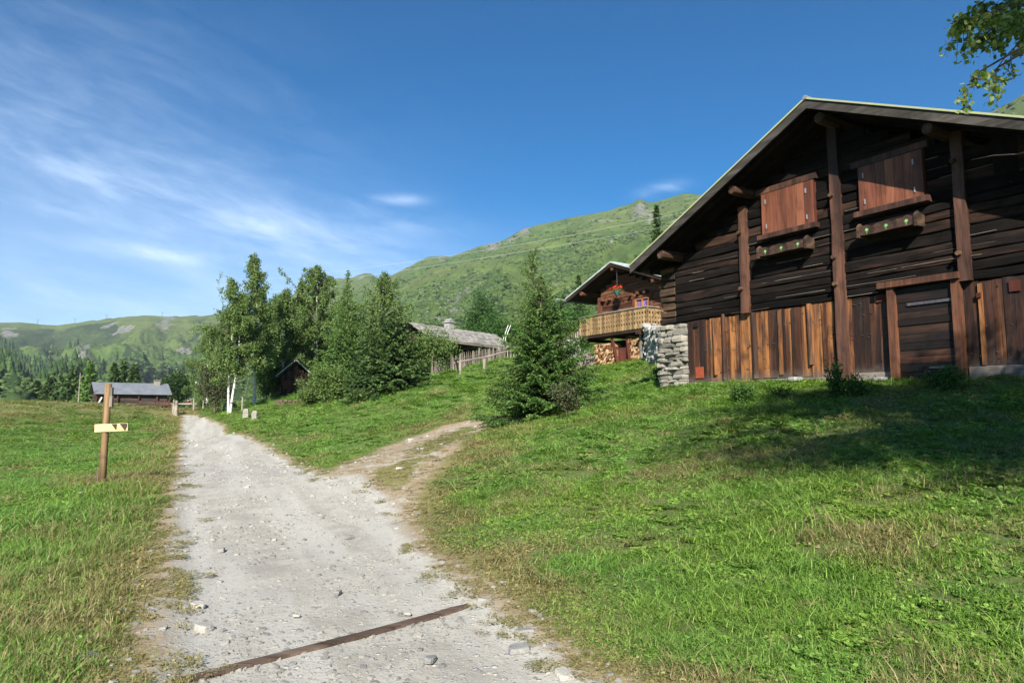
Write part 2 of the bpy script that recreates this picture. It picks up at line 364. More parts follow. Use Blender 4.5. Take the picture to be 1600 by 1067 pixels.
# ------------------------------------------------------------------ terrain height
CP = np.array([
 # along the gravel track
 (2, -5, 0), (5, -12, 0), (0, 0, 0), (-.9, 4, 0), (-3.6, 10.7, 0), (-8, 20, 0), (-17, 40, .05), (-26, 58, .24), (-36, 78, .5), (-43, 92, .9), (-52, 112, 1.5),
 (-6, 40*.3, 0), (-2.6, 4.5, 0), (1.2, 5.0, 0), (-14.5, 30, 0), (-6.6, 20, .03), (-9.0, 18, -.02), (-11, 22.5, -.05),
 # field on the left
 (-8.7, 14.8, .04), (-4.5, 5, -.05), (-6.5, 7.5, -.10), (-13, 18, -.25), (-19, 27, -.35), (-26, 37, -.25), (-10, 6, -.2), (-20, 10, -.3), (-33, 20, .1),
 (-41, 55, 2.15), (-33, 52, 1.3), (-33, 60, 1.7), (-36, 70, 1.6), (-28, 50, .6), (-30, 40, .35), (-45, 45, 2.0), (-60, 55, 2.6), (-60, 78, 1.8), (-54.8, 103, 1.6), (-68, 105, 1.4), (-80, 80, 1.5), (-40, -10, 0), (-15, -20, 0),
 # right bank
 (4.83, 18.7, 2.3), (7.9, 14, 2.2), (9.7, 11.2, 2.2), (2.2, 16, 1.45), (4.2, 10, 1.1), (2.5, 6.6, .36), (6, 6, .95), (8, 9, 1.55), (12, 3, 1.3), (20, 0, 2.5), (12, 12, 2.4), (3.4, 4.2, .22), (10, -10, .5), (20, -15, 1.5),
 (1.6, 8.3, .36), (-1.3, 10.2, .06), (-2.8, 12.8, .22), (-1.75, 17, .75), (-1.15, 24.5, 1.3), (.8, 22, 1.25), (2.6, 24, 2.0),
 (3.5, 35, 3.78), (6.4, 30.5, 3.85), (4, 29, 3.0), (5.2, 33, 3.85), (10, 45, 5.3), (15, 35, 5.8), (25, 20, 6), (16, 22, 4.6), (10, 25, 4.2), (4.9, 20, 2.4),
 (-3.2, 40, 3.84), (-.4, 40, 4.5), (-5.2, 38, 3.2), (-5, 52, 4.6), (-3, 32, 2.6), (-9.4, 50, 3.0), (-7, 28, 1.1), (-5.5, 21, .35), (-12, 33, .7), (-22.7, 55, 1.35), (-20.6, 55, 2.05), (-18.2, 60, 3.1), (-12.2, 45, 1.95), (-17.6, 45, .75),
 (-15, 80, 5.2), (0, 80, 6.5), (-28, 90, 3.4), (30, 70, 12), (40, 30, 10), (10, 65, 6.3), (-5, 65, 5.6), (-35, 115, 5), (0, 115, 10), (45, 100, 22), (60, 40, 20), (50, -20, 9)], float)
def _U(r2): return np.where(r2 > 0, r2*np.log(r2+1e-12), 0)
_n = len(CP); _K = _U((CP[:, None, 0]-CP[None, :, 0])**2+(CP[:, None, 1]-CP[None, :, 1])**2)+np.eye(_n)*2.0
_P = np.c_[np.ones(_n), CP[:, :2]]
_W = np.linalg.solve(np.block([[_K, _P], [_P.T, np.zeros((3, 3))]]), np.r_[CP[:, 2], 0, 0, 0])
def tps(x, y):
    z = _W[_n]+_W[_n+1]*x+_W[_n+2]*y
    for i in range(_n): z = z+_W[i]*_U((x-CP[i, 0])**2+(y-CP[i, 1])**2)
    return z
# the skyline of the mountains: (u, v, distance)
SK = [(-900, 470, 2300), (-300, 490, 2400), (0, 503, 2300), (30, 502, 2300), (60, 505, 2300), (88, 507, 2300), (130, 502, 2300), (185, 495, 2250), (225, 492, 2250), (262, 494, 2250), (330, 492, 2200), (400, 487, 2100), (443, 467, 2000), (463, 456, 2000),
      (510, 435, 2000), (549, 434, 2050), (560, 429, 2060), (570, 426, 2060), (580, 427, 2060), (589, 434, 2040), (607, 433, 1800), (640, 416, 1750), (670, 401, 1700), (694, 399, 1700), (703, 401, 1700), (748, 385, 1650), (787, 375, 1620), (818, 357, 1600), (880, 342, 1580),
      (946, 330, 1550), (985, 319, 1530), (1000, 310, 1520), (1015, 317, 1520), (1070, 302, 1480), (1097, 304, 1450), (1200, 285, 1400), (1400, 225, 1250), (1545, 178, 1150), (1600, 147, 1100), (1900, 40, 1000), (2600, 150, 1000), (5000, 350, 1200)]
_sa = []; _st = []; _sr = []
for u, v, D in SK:
    a, e = px_azel(u, v); _sa.append(a); _st.append(math.tan(e)); _sr.append(D)
_sa = np.array(_sa+[2.2, 3.3]); _st = np.array(_st+[.12, .12]); _sr = np.array(_sr+[1800, 2000], float)
_sa = np.r_[-3.3, -1.9, _sa]; _st = np.r_[.12, .10, _st]; _sr = np.r_[2000, 2300, _sr]
def farz(x, y):
    r = np.hypot(x, y)+1e-6; a = np.arctan2(x, y)
    R = np.interp(a, _sa, _sr); Z = np.interp(a, _sa, _st)*R+CAMZ
    R0 = 110.0; q = np.clip((r-R0)/(R-R0), 0, 1)
    left = 1-sstep(a, -.42, -.16)                      # the valley opens to the left
    base = 6+left*-4+sstep(a, -.15, .5)*16
    p = (1-left)*(q**1.18)+left*(q**2.1)
    z = base+(Z-base)*p
    amp = (q*(1-q))**.8*(Z)*.27
    gx = a*R*.0075+fbm(x*.003, y*.003, 3, 5)*1.6; gy = r*.0016
    g1 = fbm(gx*.7, gy, 5, 3, True, .55)-.62
    g2 = fbm(x*.012, y*.012, 5, 9)-.5
    z = z+amp*(g1*1.05+g2*.22)*(1+left*2.4)
    # forest spur at the far left
    s0 = np.exp(-((a+.70)/.16)**2)*np.exp(-((r-900)/330)**2)
    z = z+22*s0
    z = np.where(r > R, Z-(r-R)*.45, z)
    z = z+sstep(q, .02, .1)*(1-sstep(q, .97, 1.0)*.6)*(fbm(x*.05, y*.05, 4, 21)-.5)*np.minimum(6, r*.006)
    return z
def gz(x, y):
    x = np.asarray(x, float); y = np.asarray(y, float); r = np.hypot(x, y)
    k = sstep(r, 75, 150)
    n = tps(x, y); n = n+(fbm(x*.55, y*.55, 4, 2)-.5)*.09*sstep(r, 4, 14)+(fbm(x*.12, y*.12, 3, 8)-.5)*.22*sstep(r, 14, 40)
    return np.where(k < 1, n, 0)*(1-k)+np.where(k > 0, farz(x, y), 0)*k
def gz1(x, y): return float(gz(np.array([x]), np.array([y]))[0])
def ray(u, v):
    x = (u-800)/F; y = (533.5-v)/F
    return np.array((x, math.cos(PITCH)-y*math.sin(PITCH), math.sin(PITCH)+y*math.cos(PITCH)))
def G(u, v, dmax=130, dmin=1.0):
    """first ground point seen along a line of sight"""
    d = ray(u, v); d = d/d[1]; D = np.geomspace(dmin, dmax, 1500)
    zz = CAMZ+d[2]*D-gz(d[0]*D, D); i = np.argmax(zz < 0)
    if not (zz < 0).any(): i = len(D)-1
    return Vector((d[0]*D[i], D[i], gz1(d[0]*D[i], D[i])))
def P3(u, v, D):
    d = ray(u, v); d = d/d[1]*D; return Vector((d[0], D, CAMZ+d[2]))
def onground(u, D):
    x = (u-800)/F*D/math.cos(PITCH)*1.0; return Vector((x, D, gz1(x, D)))
def sdf(x, y, poly):
    """signed distance to a polygon, negative inside"""
    d = np.full(x.shape, 1e9); ins = np.zeros(x.shape, bool); n = len(poly)
    for i in range(n):
        ax, ay = poly[i]; bx, by = poly[(i+1) % n]; ex, ey = bx-ax, by-ay
        q = np.clip(((x-ax)*ex+(y-ay)*ey)/(ex*ex+ey*ey+1e-12), 0, 1)
        d = np.minimum(d, (x-ax-q*ex)**2+(y-ay-q*ey)**2)
        c = ((ay > y) != (by > y)) & (x < (bx-ax)*(y-ay)/(by-ay+1e-12)+ax); ins ^= c
    return np.where(ins, -1, 1)*np.sqrt(d)
def gpoly(px): return [tuple(G(u, v)[:2]) for u, v in px]
ROADL = [(248, 1066), (256, 1000), (264, 940), (270, 850), (275, 790), (279, 740), (283, 700), (285, 670), (286, 655), (287, 649)]
ROADR = [(309, 649), (322, 655), (345, 665), (372, 680), (400, 693), (440, 712), (475, 733), (505, 746), (560, 742), (610, 790), (640, 850), (690, 892), (740, 925), (790, 965), (850, 1015), (915, 1066)]
_rl = gpoly(ROADL); _rr = gpoly(ROADR)
ROAD = [(.9, -12.0)]+[(-1.4, -6.0), (-1.7, 2.0)]+_rl+_rr+[(2.4, 2.0), (3.6, -6.0), (6.5, -12.0)]
PATH = gpoly([(500, 748), (545, 722), (600, 700), (650, 682), (700, 664), (748, 654), (762, 659), (735, 680), (708, 702), (672, 738), (650, 770), (640, 800), (648, 850), (670, 885), (600, 800), (560, 760)])
STRIP = gpoly([(556, 770), (585, 742), (625, 722), (655, 716), (640, 735), (600, 768)])
STRIP2 = gpoly([(650, 700), (700, 680), (735, 668), (712, 688), (668, 708)])

# ------------------------------------------------------------------ ground sheet (polar grid) split in ground, track, path, hills
az_in = np.linspace(-.80, .80, 900); az_out = np.linspace(.80, 2*math.pi-.80, 120)[1:-1]
AZ = np.r_[az_in, az_out]; NA = len(AZ)
RR = np.r_[0.6, np.geomspace(1.2, 40, 300), np.geomspace(40.6, 3200, 430)]
aa, rr = np.meshgrid(AZ, RR); X = rr*np.sin(aa); Y = rr*np.cos(aa)
Z = gz(X.ravel(), Y.ravel()).reshape(X.shape)
rx, ry = X.ravel(), Y.ravel(); near = rr.ravel() < 200
sd_road = np.full(rx.shape, 50.0); sd_path = np.full(rx.shape, 50.0)
sd_road[near] = sdf(rx[near], ry[near], ROAD); sd_path[near] = sdf(rx[near], ry[near], PATH)
ss = np.minimum(sdf(rx[near], ry[near], STRIP), sdf(rx[near], ry[near], STRIP2)); sd_strip = np.full(rx.shape, 50.0); sd_strip[near] = ss
# wheel ruts and edge of the track: the track lies a little lower than the turf
Zf = Z.ravel(); Zf = Zf-.035*(1-sstep(sd_road, -.25, .05))+.012*(fbm(rx*2.3, ry*2.3, 4, 33)-.5)*(sd_road < 0)
V = np.c_[rx, ry, Zf]
idx = np.arange(len(V)).reshape(X.shape)
q0 = idx[:-1, :]; q1 = np.roll(idx, -1, axis=1)[:-1, :]; q2 = np.roll(idx, -1, axis=1)[1:, :]; q3 = idx[1:, :]
FA = np.stack([q0, q3, q2, q1], -1).reshape(-1, 4)
ringof = np.repeat(np.arange(len(RR)-1), NA); frad = RR[ringof]
# surface masks ----------------------------------------------------
def world_patch(u, v, su, sv, rot=0):
    g = G(u, v, 2600, 130); return (g.x, g.y, su, sv, rot)
rock = np.zeros(len(V)); far = rr.ravel() > 120
fx, fy = rx[far], ry[far]; ra = np.arctan2(fx, fy); fr_ = np.hypot(fx, fy)
rk = np.zeros(fx.shape)
def addrock(u, v, wpx, hpx, amt=1.0, tiltpx=0.0, sd=0):
    g = G(u, v, 2600, 130); r0 = math.hypot(g.x, g.y); a0 = math.atan2(g.x, g.y)
    eh = G(u, v-hpx, 2600, 130); dr = max(12.0, abs(math.hypot(eh.x, eh.y)-r0)); dr = min(dr, r0*.22)
    da = (ra-a0)/(wpx/F); de = (fr_-r0)/dr
    q = np.exp(-(((da-de*tiltpx)**2)+de**2))
    n = fbm(fx*.03+sd, fy*.03, 5, 40, False, .6)
    rk[:] = np.maximum(rk, sstep(q+(n-.5)*1.9, .50, .85)*amt)
for a in ((1000, 325, 14, 18), (1015, 345, 10, 22, .9, .5), (800, 372, 22, 10), (820, 360, 12, 8), (775, 382, 22, 6), (690, 405, 10, 4, .7), (720, 462, 30, 9), (700, 485, 22, 14, .95, -.4), (745, 437, 22, 9, .8), (650, 458, 16, 5, .8), (670, 400, 20, 4, .6),
          (128, 540, 13, 8, .9, -.3), (195, 518, 15, 12, .9, .5), (168, 509, 15, 4, .7), (12, 522, 11, 8, .8), (258, 498, 12, 4, .7), (60, 512, 12, 4, .5), (290, 548, 12, 5, .7), (940, 345, 30, 6, .5), (560, 435, 12, 3, .5), (905, 400, 24, 5, .5), (960, 372, 20, 6, .5), (870, 445, 18, 5, .5)):
    addrock(*a)
slope_n = fbm(fx*.011, fy*.011, 6, 60, False, .62)
rk = np.maximum(rk, sstep(slope_n, .70, .78)*.6)
rock[far] = rk
shrub = np.zeros(len(V)); dry = np.zeros(len(V))  # shrub holds scrub plus shade painted into the left hills' gullies
sn = fbm(fx*.006, fy*.006, 6, 71, False, .6); qq = (fr_-110)/(np.interp(ra, _sa, _sr)-110)
lf = 1-sstep(ra, -.42, -.16)
gul = fbm(ra*9, fr_*.0022, 4, 31, True)
sn2 = fbm(fx*.02+5, fy*.02, 5, 77, False, .62)
gv = fbm(ra*np.interp(ra, _sa, _sr)*.0075*.7+fbm(fx*.003, fy*.003, 3, 5)*1.12, fr_*.0016, 5, 3, True, .55)
stk = fbm(ra*60+sn*3, fr_*.004, 5, 93, False, .6)
scrub_gully_shade = lf*(sstep(.66-gv, .0, .14)*.6+sstep(stk, .50, .60)*.6)*(1-sstep(qq, .93, 1.0))  # dark streaks: scrub, and gully shade put into the colour for relief
shrub[far] = np.clip((1-lf)*sstep(stk, .56, .70)*.45*(1-sstep(qq, .8, .95))+sstep(sn*.6+sn2*.4+(gul-.6)*.22-qq*.54+lf*.24, .34, .54), 0, 1)*(1-sstep(qq, .62, .9)*.9)
shrub[far] = np.clip(shrub[far]*(1-lf*.55)+scrub_gully_shade, 0, 1)
dry[far] = sstep(fbm(fx*.004+9, fy*.004, 5, 81)+qq*.15-lf*.06, .52, .72)
# near dryness: verge of the track, knoll, worn places
nm = ~far; nx, ny = rx[nm], ry[nm]
dn = fbm(nx*.5, ny*.5, 5, 90); verge = np.exp(-np.clip(np.minimum(sd_road[nm], sd_path[nm]), 0, 50)/.55)
leftside = ((nx+.455*ny) < 0)
lv = np.exp(-np.clip(sd_road[nm], 0, 50)/1.3)*leftside
knoll = leftside*sstep(gz(nx, ny), .35, 1.6)*.75
dry[nm] = np.clip(.95*verge*(.5+dn)+lv*.55*(dn+.4)+knoll*(.5+dn*.8)+sstep(dn, .56, .75)*.5, 0, 1)
gravel_attr = {'sd_road': sd_road, 'sd_path': sd_path, 'sd_strip': sd_strip, 'rock': rock, 'shrub': shrub, 'dry': dry}
# ---- ground material
gm, t, b, o = new_mat('ground_surface')
geo = t.node('ShaderNodeNewGeometry').outputs['Position']
A = {k: t.attr(k).outputs['Fac'] for k in gravel_attr}
sepp = t.node('ShaderNodeSeparateXYZ'); t.put(sepp.inputs[0], geo)
dist = t.node('ShaderNodeVectorMath', operation='LENGTH'); t.put(dist.inputs[0], geo); dist = dist.outputs['Value']
farf = t.step(dist, 60, 220)
nB = t.noise(geo, .35, 5, .6); nM = t.noise(geo, 2.2, 5, .6); nF = t.noise(geo, 14, 6, .7); nFF = t.noise(geo, 60, 4, .7)
turf = t.mix(t.step(nM, .35, .68), (.075, .125, .028), (.13, .185, .045))
turf = t.mix(t.m('MULTIPLY', t.step(nF, .45, .7), .5), turf, (.13, .20, .045))
turf = t.mix(t.m('MULTIPLY', t.step(dist, 22, 9), .5), turf, t.mix(t.step(nF, .4, .6), (.055, .072, .024), (.13, .125, .055)))
dryc = t.mix(t.step(nF, .35, .65), (.15, .145, .05), (.27, .22, .095))
turf = t.mix(t.m('MULTIPLY', t.step(t.m('ADD', A['dry'], t.m('MULTIPLY', t.m('SUBTRACT', nF, .5), .7)), .3, .95), .85), turf, dryc)
# far hillside
nH = t.noise(geo, .02, 8, .65); nH2 = t.noise(geo, .12, 6, .7)
al = t.mix(t.step(nH, .35, .65), (.052, .098, .026), (.115, .170, .040))
al = t.mix(t.m('MULTIPLY', A['dry'], t.m('MULTIPLY', t.step(nH2, .35, .6), .6)), al, (.165, .170, .058))
al = t.mix(t.m('MULTIPLY', t.step(nH2, .45, .66), .6), al, (.045, .078, .024))
al = t.mix(t.m('MULTIPLY', t.step(t.m('ADD', A['shrub'], t.m('MULTIPLY', t.m('SUBTRACT', nH2, .5), 1.3)), .35, .7), .85), al, (.022, .045, .017))  # dark scrub tone, also the painted gully shade of the left hills
rkc = t.mix(t.step(nH2, .4, .65), (.12, .12, .115), (.29, .27, .235))
al = t.mix(t.m('MULTIPLY', t.step(t.m('ADD', A['rock'], t.m('MULTIPLY', t.m('SUBTRACT', nH2, .5), 2.0)), .42, .62), .85), al, rkc)
green = t.mix(farf, turf, al)
soil = t.mix(t.step(nF, .35, .65), (.24, .17, .10), (.40, .32, .21))
grv = t.mix(t.step(nM, .35, .7), (.33, .305, .255), (.45, .42, .355))
vo = t.node('ShaderNodeTexVoronoi'); t.put(vo.inputs['Vector'], geo); vo.inputs['Scale'].default_value = 42
vo2 = t.node('ShaderNodeTexVoronoi'); t.put(vo2.inputs['Vector'], t.vm('ADD', geo, (3.3, 1.7, 0))); vo2.inputs['Scale'].default_value = 15
vsep = t.node('ShaderNodeSeparateColor'); t.put(vsep.inputs[0], vo.outputs['Color'])
vsep2 = t.node('ShaderNodeSeparateColor'); t.put(vsep2.inputs[0], vo2.outputs['Color'])
st1 = t.m('MULTIPLY', t.step(vo.outputs['Distance'], .42, .25), t.step(vsep.outputs[0], .45, .5))
st2 = t.m('MULTIPLY', t.step(vo2.outputs['Distance'], .33, .22), t.step(vsep2.outputs[0], .72, .78))
stc = t.mix(vsep.outputs[1], (.25, .25, .255), (.58, .55, .48)); stc2 = t.mix(vsep2.outputs[1], (.28, .28, .29), (.62, .58, .50))
sx = t.m('ADD', t.m('MULTIPLY', sepp.outputs[0], .91), t.m('MULTIPLY', sepp.outputs[1], .415)); sy = t.m('MULTIPLY', t.m('SUBTRACT', t.m('MULTIPLY', sepp.outputs[1], .91), t.m('MULTIPLY', sepp.outputs[0], .415)), .10)
lc = t.node('ShaderNodeCombineXYZ'); t.put(lc.inputs[0], sx); t.put(lc.inputs[1], sy)
lane = t.step(t.noise(lc.outputs[0], 1.5, 4, .55), .40, .60)
grv = t.mix(lane, grv, (.45, .43, .375)); coarse = t.m('SUBTRACT', 1.0, t.m('MULTIPLY', lane, .75))
grv = t.mix(t.m('MULTIPLY', t.m('MULTIPLY', t.step(nF, .45, .65), coarse), .5), grv, (.27, .265, .25))
grv = t.mix(t.m('MULTIPLY', st1, coarse), grv, stc); grv = t.mix(st2, grv, stc2)
grv = t.mix(t.m('MULTIPLY', t.step(nFF, .5, .7), .35), grv, (.20, .19, .175))
edge = t.m('ADD', t.m('MULTIPLY', t.m('SUBTRACT', nM, .5), .9), t.m('MULTIPLY', t.m('SUBTRACT', nF, .5), .5))
dr_ = t.m('ADD', A['sd_road'], edge); dp = t.m('ADD', A['sd_path'], t.m('MULTIPLY', edge, 1.3))
c = t.mix(t.step(dr_, .34, .10), green, soil)
pathc = t.mix(t.step(t.m('ADD', nM, t.m('MULTIPLY', nF, .4)), .66, .90), soil, grv)
onpath = t.m('MULTIPLY', t.step(dp, .25, -.10), t.step(t.m('ADD', A['sd_strip'], edge), .05, .35))
c = t.mix(onpath, c, pathc)
c = t.mix(t.step(t.m('ADD', A['sd_road'], t.m('MULTIPLY', edge, .7)), .16, -.12), c, grv)
# thin turf down the middle of the distant part of the track
t.put(b.inputs['Base Color'], c); b.inputs['Roughness'].default_value = .95; b.inputs['Specular IOR Level'].default_value = .1
hh = t.m('ADD', t.m('MULTIPLY', nF, .5), t.m('ADD', t.m('MULTIPLY', st1, .25), t.m('MULTIPLY', st2, .7)))
bp = t.node('ShaderNodeBump'); bp.inputs['Strength'].default_value = .8; bp.inputs['Distance'].default_value = .025; t.put(bp.inputs['Height'], hh)
bp2 = t.node('ShaderNodeBump'); bp2.inputs['Distance'].default_value = 9.0; t.put(bp2.inputs['Strength'], t.m('MULTIPLY', farf, .5)); t.put(bp2.inputs['Height'], nH2)
t.l.new(bp.outputs[0], bp2.inputs['Normal']); t.l.new(bp2.outputs[0], b.inputs['Normal'])
def submesh(name, mask, lift=0):
    f = FA[mask]; used = np.unique(f); mp = np.zeros(len(V), np.int64); mp[used] = np.arange(len(used)); v = V[used].copy(); v[:, 2] += lift
    o = np_mesh(name, v, mp[f], gm, smooth=True)
    for k, a in gravel_attr.items():
        at = o.data.attributes.new(k, 'FLOAT', 'POINT'); at.data.foreach_set('value', a[used].astype(np.float32))
    return tag(o, kind='structure')
fs_road = sd_road[FA].max(1) < .10; fs_path = (sd_path[FA].max(1) < .05) & ~fs_road; isfar = frad > 150
submesh('gravel_track', fs_road & ~isfar); submesh('dirt_path', fs_path & ~isfar)
submesh('ground', ~fs_road & ~fs_path & ~isfar); submesh('hills', isfar)

# ------------------------------------------------------------------ the old barn
WA = R_(33); BZ = -math.pi/2+WA            # local x runs along the gable wall towards the camera, local y goes into the building
barn = thing('old_barn', 'big dark weathered log barn with plank lower wall, stone corner and red shutters', 'barn', (4.83, 18.7, 0), BZ)
SR = 4.5; ZR = 8.30; SLP = .48
def roofz(s): return ZR-SLP*abs(s-SR)
k = MB(1); z = 4.02; rnd = random.Random(4)
while z < 8.0:
    h = rnd.uniform(.15, .27); zc = z+h/2
    a = max(-.34, SR-(7.98-z-h*.5)/SLP); b_ = min(9.34, SR+(7.98-z-h*.5)/SLP)
    if b_-a > .3: k.log((a, 0, zc), (b_, 0, zc), h*1.0, .05+rnd.uniform(0, .035), (0, -1, 0), int((b_-a)*4)+2, .008)
    z += h+.004
k.build('log_wall', 'log', barn)
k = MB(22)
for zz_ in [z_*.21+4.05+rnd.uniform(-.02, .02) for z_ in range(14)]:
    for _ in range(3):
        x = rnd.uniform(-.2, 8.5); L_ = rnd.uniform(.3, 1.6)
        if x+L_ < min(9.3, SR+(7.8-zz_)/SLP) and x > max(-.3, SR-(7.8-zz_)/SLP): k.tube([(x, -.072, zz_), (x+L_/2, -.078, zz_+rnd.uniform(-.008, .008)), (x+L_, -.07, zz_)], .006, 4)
tag(k.build('edge_highlight', 'oldgreyx', barn), kind='stuff')  # added thin pale strips paint the highlight on worn log edges
k = MB(21); k.box(-.3, 9.3, .03, .2, 3.9, 5.7, .2); k.poly([(-.3, .04, 5.6), (9.3, .04, 5.6), (4.5, .04, 7.95)], (0, .12, 0), .2); k.build('wall_backing', 'soffit', barn)
k = MB(2); z = 4.0
while z < 5.5:                                              # notched log ends stacked on the left corner
    h = rnd.uniform(.17, .26); x0 = -.36-rnd.uniform(.5, .62)
    k.box(x0, -.36, -.02-rnd.uniform(0, .07), .45, z+.02, z+h-.02, rnd.uniform(.1, .9), .015); z += h
k.build('log_end', 'logend', barn, bevel=.025)
# side walls and far gable
k = MB(3); z = 3.9
while z < 5.6:
    h = rnd.uniform(.2, .28); k.log((-.5, .2, z+h/2), (-.5, 9.2, z+h/2), h, .09, (-1, 0, 0), 20); k.log((9.5, .2, z+h/2), (9.5, 9.2, z+h/2), h, .09, (1, 0, 0), 20); z += h
k.box(-.48, -.3, .25, 9, 3.85, 5.7, .2); k.box(9.3, 9.48, .25, 9, 3.85, 5.7, .2); k.box(-.3, 9.3, 9.0, 9.2, 1.8, 5.65, .2)
k.poly([(-.3, 9.02, 5.65), (9.3, 9.02, 5.65), (4.5, 9.02, 8.0)], (0, .12, 0), .2); k.build('side_wall', 'log', barn)
# stone corner pier and stone side wall
k = MB(5); z = 1.9
while z < 3.95:
    h = rnd.choice((.06, .08, .11, .14, .19)); x = -1.02-rnd.uniform(-.03, .08)
    while x < -.12:
        wd = min(rnd.uniform(.16, .7), .04-x)
        k.stone((x+wd/2, .18-rnd.uniform(0, .05), z+h/2), (wd*1.03, .56+rnd.uniform(0, .12), h*1.05), 9, rnd.uniform(.1, 1)); x += wd
    y = .5
    while y < 8.8:
        wd = rnd.uniform(.4, .8); k.stone((-.78, y+wd/2, z+h/2), (.55, wd*1.04, h*1.1), 8); y += wd
    z += h*.97
k.box(-.92, -.02, 0, .45, 1.9, 3.9, .1)
k.build('stone_pier', 'stone', barn, smooth=False)
k = MB(6)                                                     # concrete like sill and base stones
for bx_ in ((0.03, 4.43, -.02, .3, 1.9, 2.34, .4, .012), (4.67, 5.59, -.03, .3, 1.9, 2.38, .6, .012), (6.96, 9.4, -.05, .3, 1.9, 2.40, .5, .012)):
    k = MB(6); k.box(*bx_); k.build('sill_beam', 'oldgreyx', barn, bevel=.02)
for x, wd, h in ((3.35, .30, .07), (5.35, .3, .05)):
    k = MB(7); k.stone((x, -.1, gz1(4.83+.545*x, 18.7-.839*x)+h*.4), (wd, .35, h*1.5), 8); k.build('base_stone', 'stonegrey', barn)
# vertical planks of the lower wall
k = MB(8); x = .03
spec = {}
while x < 9.35:
    wd = rnd.uniform(.12, .27)
    if 5.60 < x+wd and x < 6.9: x = 6.95; continue
    tn = rnd.betavariate(2.2, 1.7) if x < 4.4 else rnd.betavariate(1.4, 3.4)
    if rnd.random() < .2 and x < 4.5: tn = rnd.uniform(.85, 1)
    k.box(x+.004, x+wd-.004, .0-rnd.uniform(0, .022), .05, 2.34+rnd.uniform(-.02, .03), 4.015+rnd.uniform(-.03, .0), tn, .004); x += wd
k.box(.02, 5.6, .055, .1, 2.3, 4.02, .1); k.box(6.9, 9.3, .055, .1, 2.3, 4.02, .1)
k.build('plank_wall', 'plank', barn)
# cover battens and half round slabs nailed on the planks
for x, wd, z0, z1, tn in ((.98, .12, 2.50, 3.98, .78), (1.28, .11, 2.36, 4.07, .45), (2.22, .14, 2.36, 4.0, .25), (2.95, .10, 2.42, 3.98, .72), (3.32, .09, 2.40, 3.98, .3), (3.74, .12, 2.62, 4.02, .95), (4.10, .09, 2.5, 3.98, .5), (7.25, .07, 2.42, 3.95, .8), (8.15, .06, 2.42, 3.95, .4), (8.95, .08, 2.4, 3.95, .6)):
    k = MB(int(x*100))
    if wd > .105: k.tube([(x, -.03, z0), (x+.005, -.035, (z0+z1)/2), (x-.01, -.03, z1)], wd/2, 8, tn)
    else: k.box(x-wd/2, x+wd/2, -.055, -.024, z0, z1, tn, .004)
    k.build('batten', 'plank', barn, smooth=False)
k = MB(90)
for i in range(150):
    x = rnd.uniform(.1, 9.2); z = rnd.choice((2.55, 2.62, 3.15, 3.2, 3.62, 3.85))+rnd.uniform(-.03, .03)
    if 5.5 < x < 7: continue
    k.box(x-.008, x+.008, -.036, -.01, z-.008, z+.008)
tag(k.build('nail_head', 'iron', barn), kind='stuff')
# posts
def post(x, wd, z0, z1, proud, pegs, seed):
    kk = MB(seed); n = 10; rr_ = random.Random(seed); pl = []
    for i in range(n+1):
        q = i/n; zz = z0+(z1-z0)*q; j = rr_.uniform(-.008, .008)
        pl.append([(x+j, -proud+rr_.uniform(-.008, .008), zz), (x+wd+j, -proud+rr_.uniform(-.008, .008), zz), (x+wd+j, -.02, zz), (x+j, -.02, zz)])
    for i in range(n): kk.quadbox(pl[i]+pl[i+1], .5)
    p = kk.build('post', 'post', barn)
    for pz in pegs:
        g = MB(seed+50); g.tube([(x+wd*.25, -proud-.1, pz), (x+wd*.25, -proud+.03, pz)], .045, 8, .9); g.build('peg', 'logend', p)
post(1.93, .23, 4.0, 6.72, .15, (4.62, 6.05), 31); post(4.44, .22, 2.2, 8.0, .16, (6.35, 4.95, 4.35), 32); post(6.95, .20, 4.02, 6.95, .16, (4.55, 6.35), 33)
# roof
def slab(x0, x1, y0, y1, zoff0, zoff1, kk, tint=None):
    """a sheet following one slope between local x0 and x1"""
    P = []
    for zo in (zoff0, zoff1):
        for x, y in ((x0, y0), (x1, y0), (x1, y1), (x0, y1)): P.append((x, y, roofz(x)+zo))
    kk.quadbox(P, tint)
RX0, RX1 = -1.16, 10.16; RY0, RY1 = -1.0, 9.9
k = MB(10)
slab(RX0-.03, SR, RY0-.03, RY1, .075, .115, k); slab(SR, RX1+.03, RY0-.03, RY1, .075, .115, k)
roof = k.build('roof', 'lichen', barn)
k = MB(11); k.tube([(SR, RY0-.04, ZR+.11), (SR, RY1, ZR+.11)], .05, 8); k.build('ridge_cap', 'metal', roof)
k = MB(12)
y = RY0+.05
while y < RY1: slab(RX0, SR-.002, y, y+.19, .035, .07, k, rnd.random()); slab(SR+.002, RX1, y, y+.19, .035, .07, k, rnd.random()); y += .2
k.build('roof_boards', 'soffit', roof)
k = MB(13)
for x0, x1 in ((RX0-.01, SR), (SR, RX1+.01)):
    slab(x0, x1, RY0, RY0+.045, -.13, .072, k, .6)
k.build('barge_board', 'barge', roof)
k = MB(14)
y = RY0+.25
while y < RY1:
    for x0, x1 in ((RX0+.05, SR), (SR, RX1-.05)):
        slab(x0, x1, y, y+.11, -.11, .034, k, rnd.uniform(.2, .9))
    y += .62 if y > 0 else .5
k.build('rafter', 'soffit', roof)
k = MB(15); x = RX0
k.box(RX0-.015, RX0+.04, RY0+.05, RY1, roofz(RX0)-.06, roofz(RX0)+.07, .5); k.box(RX1-.04, RX1+.015, RY0+.05, RY1, roofz(RX1)-.06, roofz(RX1)+.07, .5)
k.build('eaves_board', 'barge', roof)
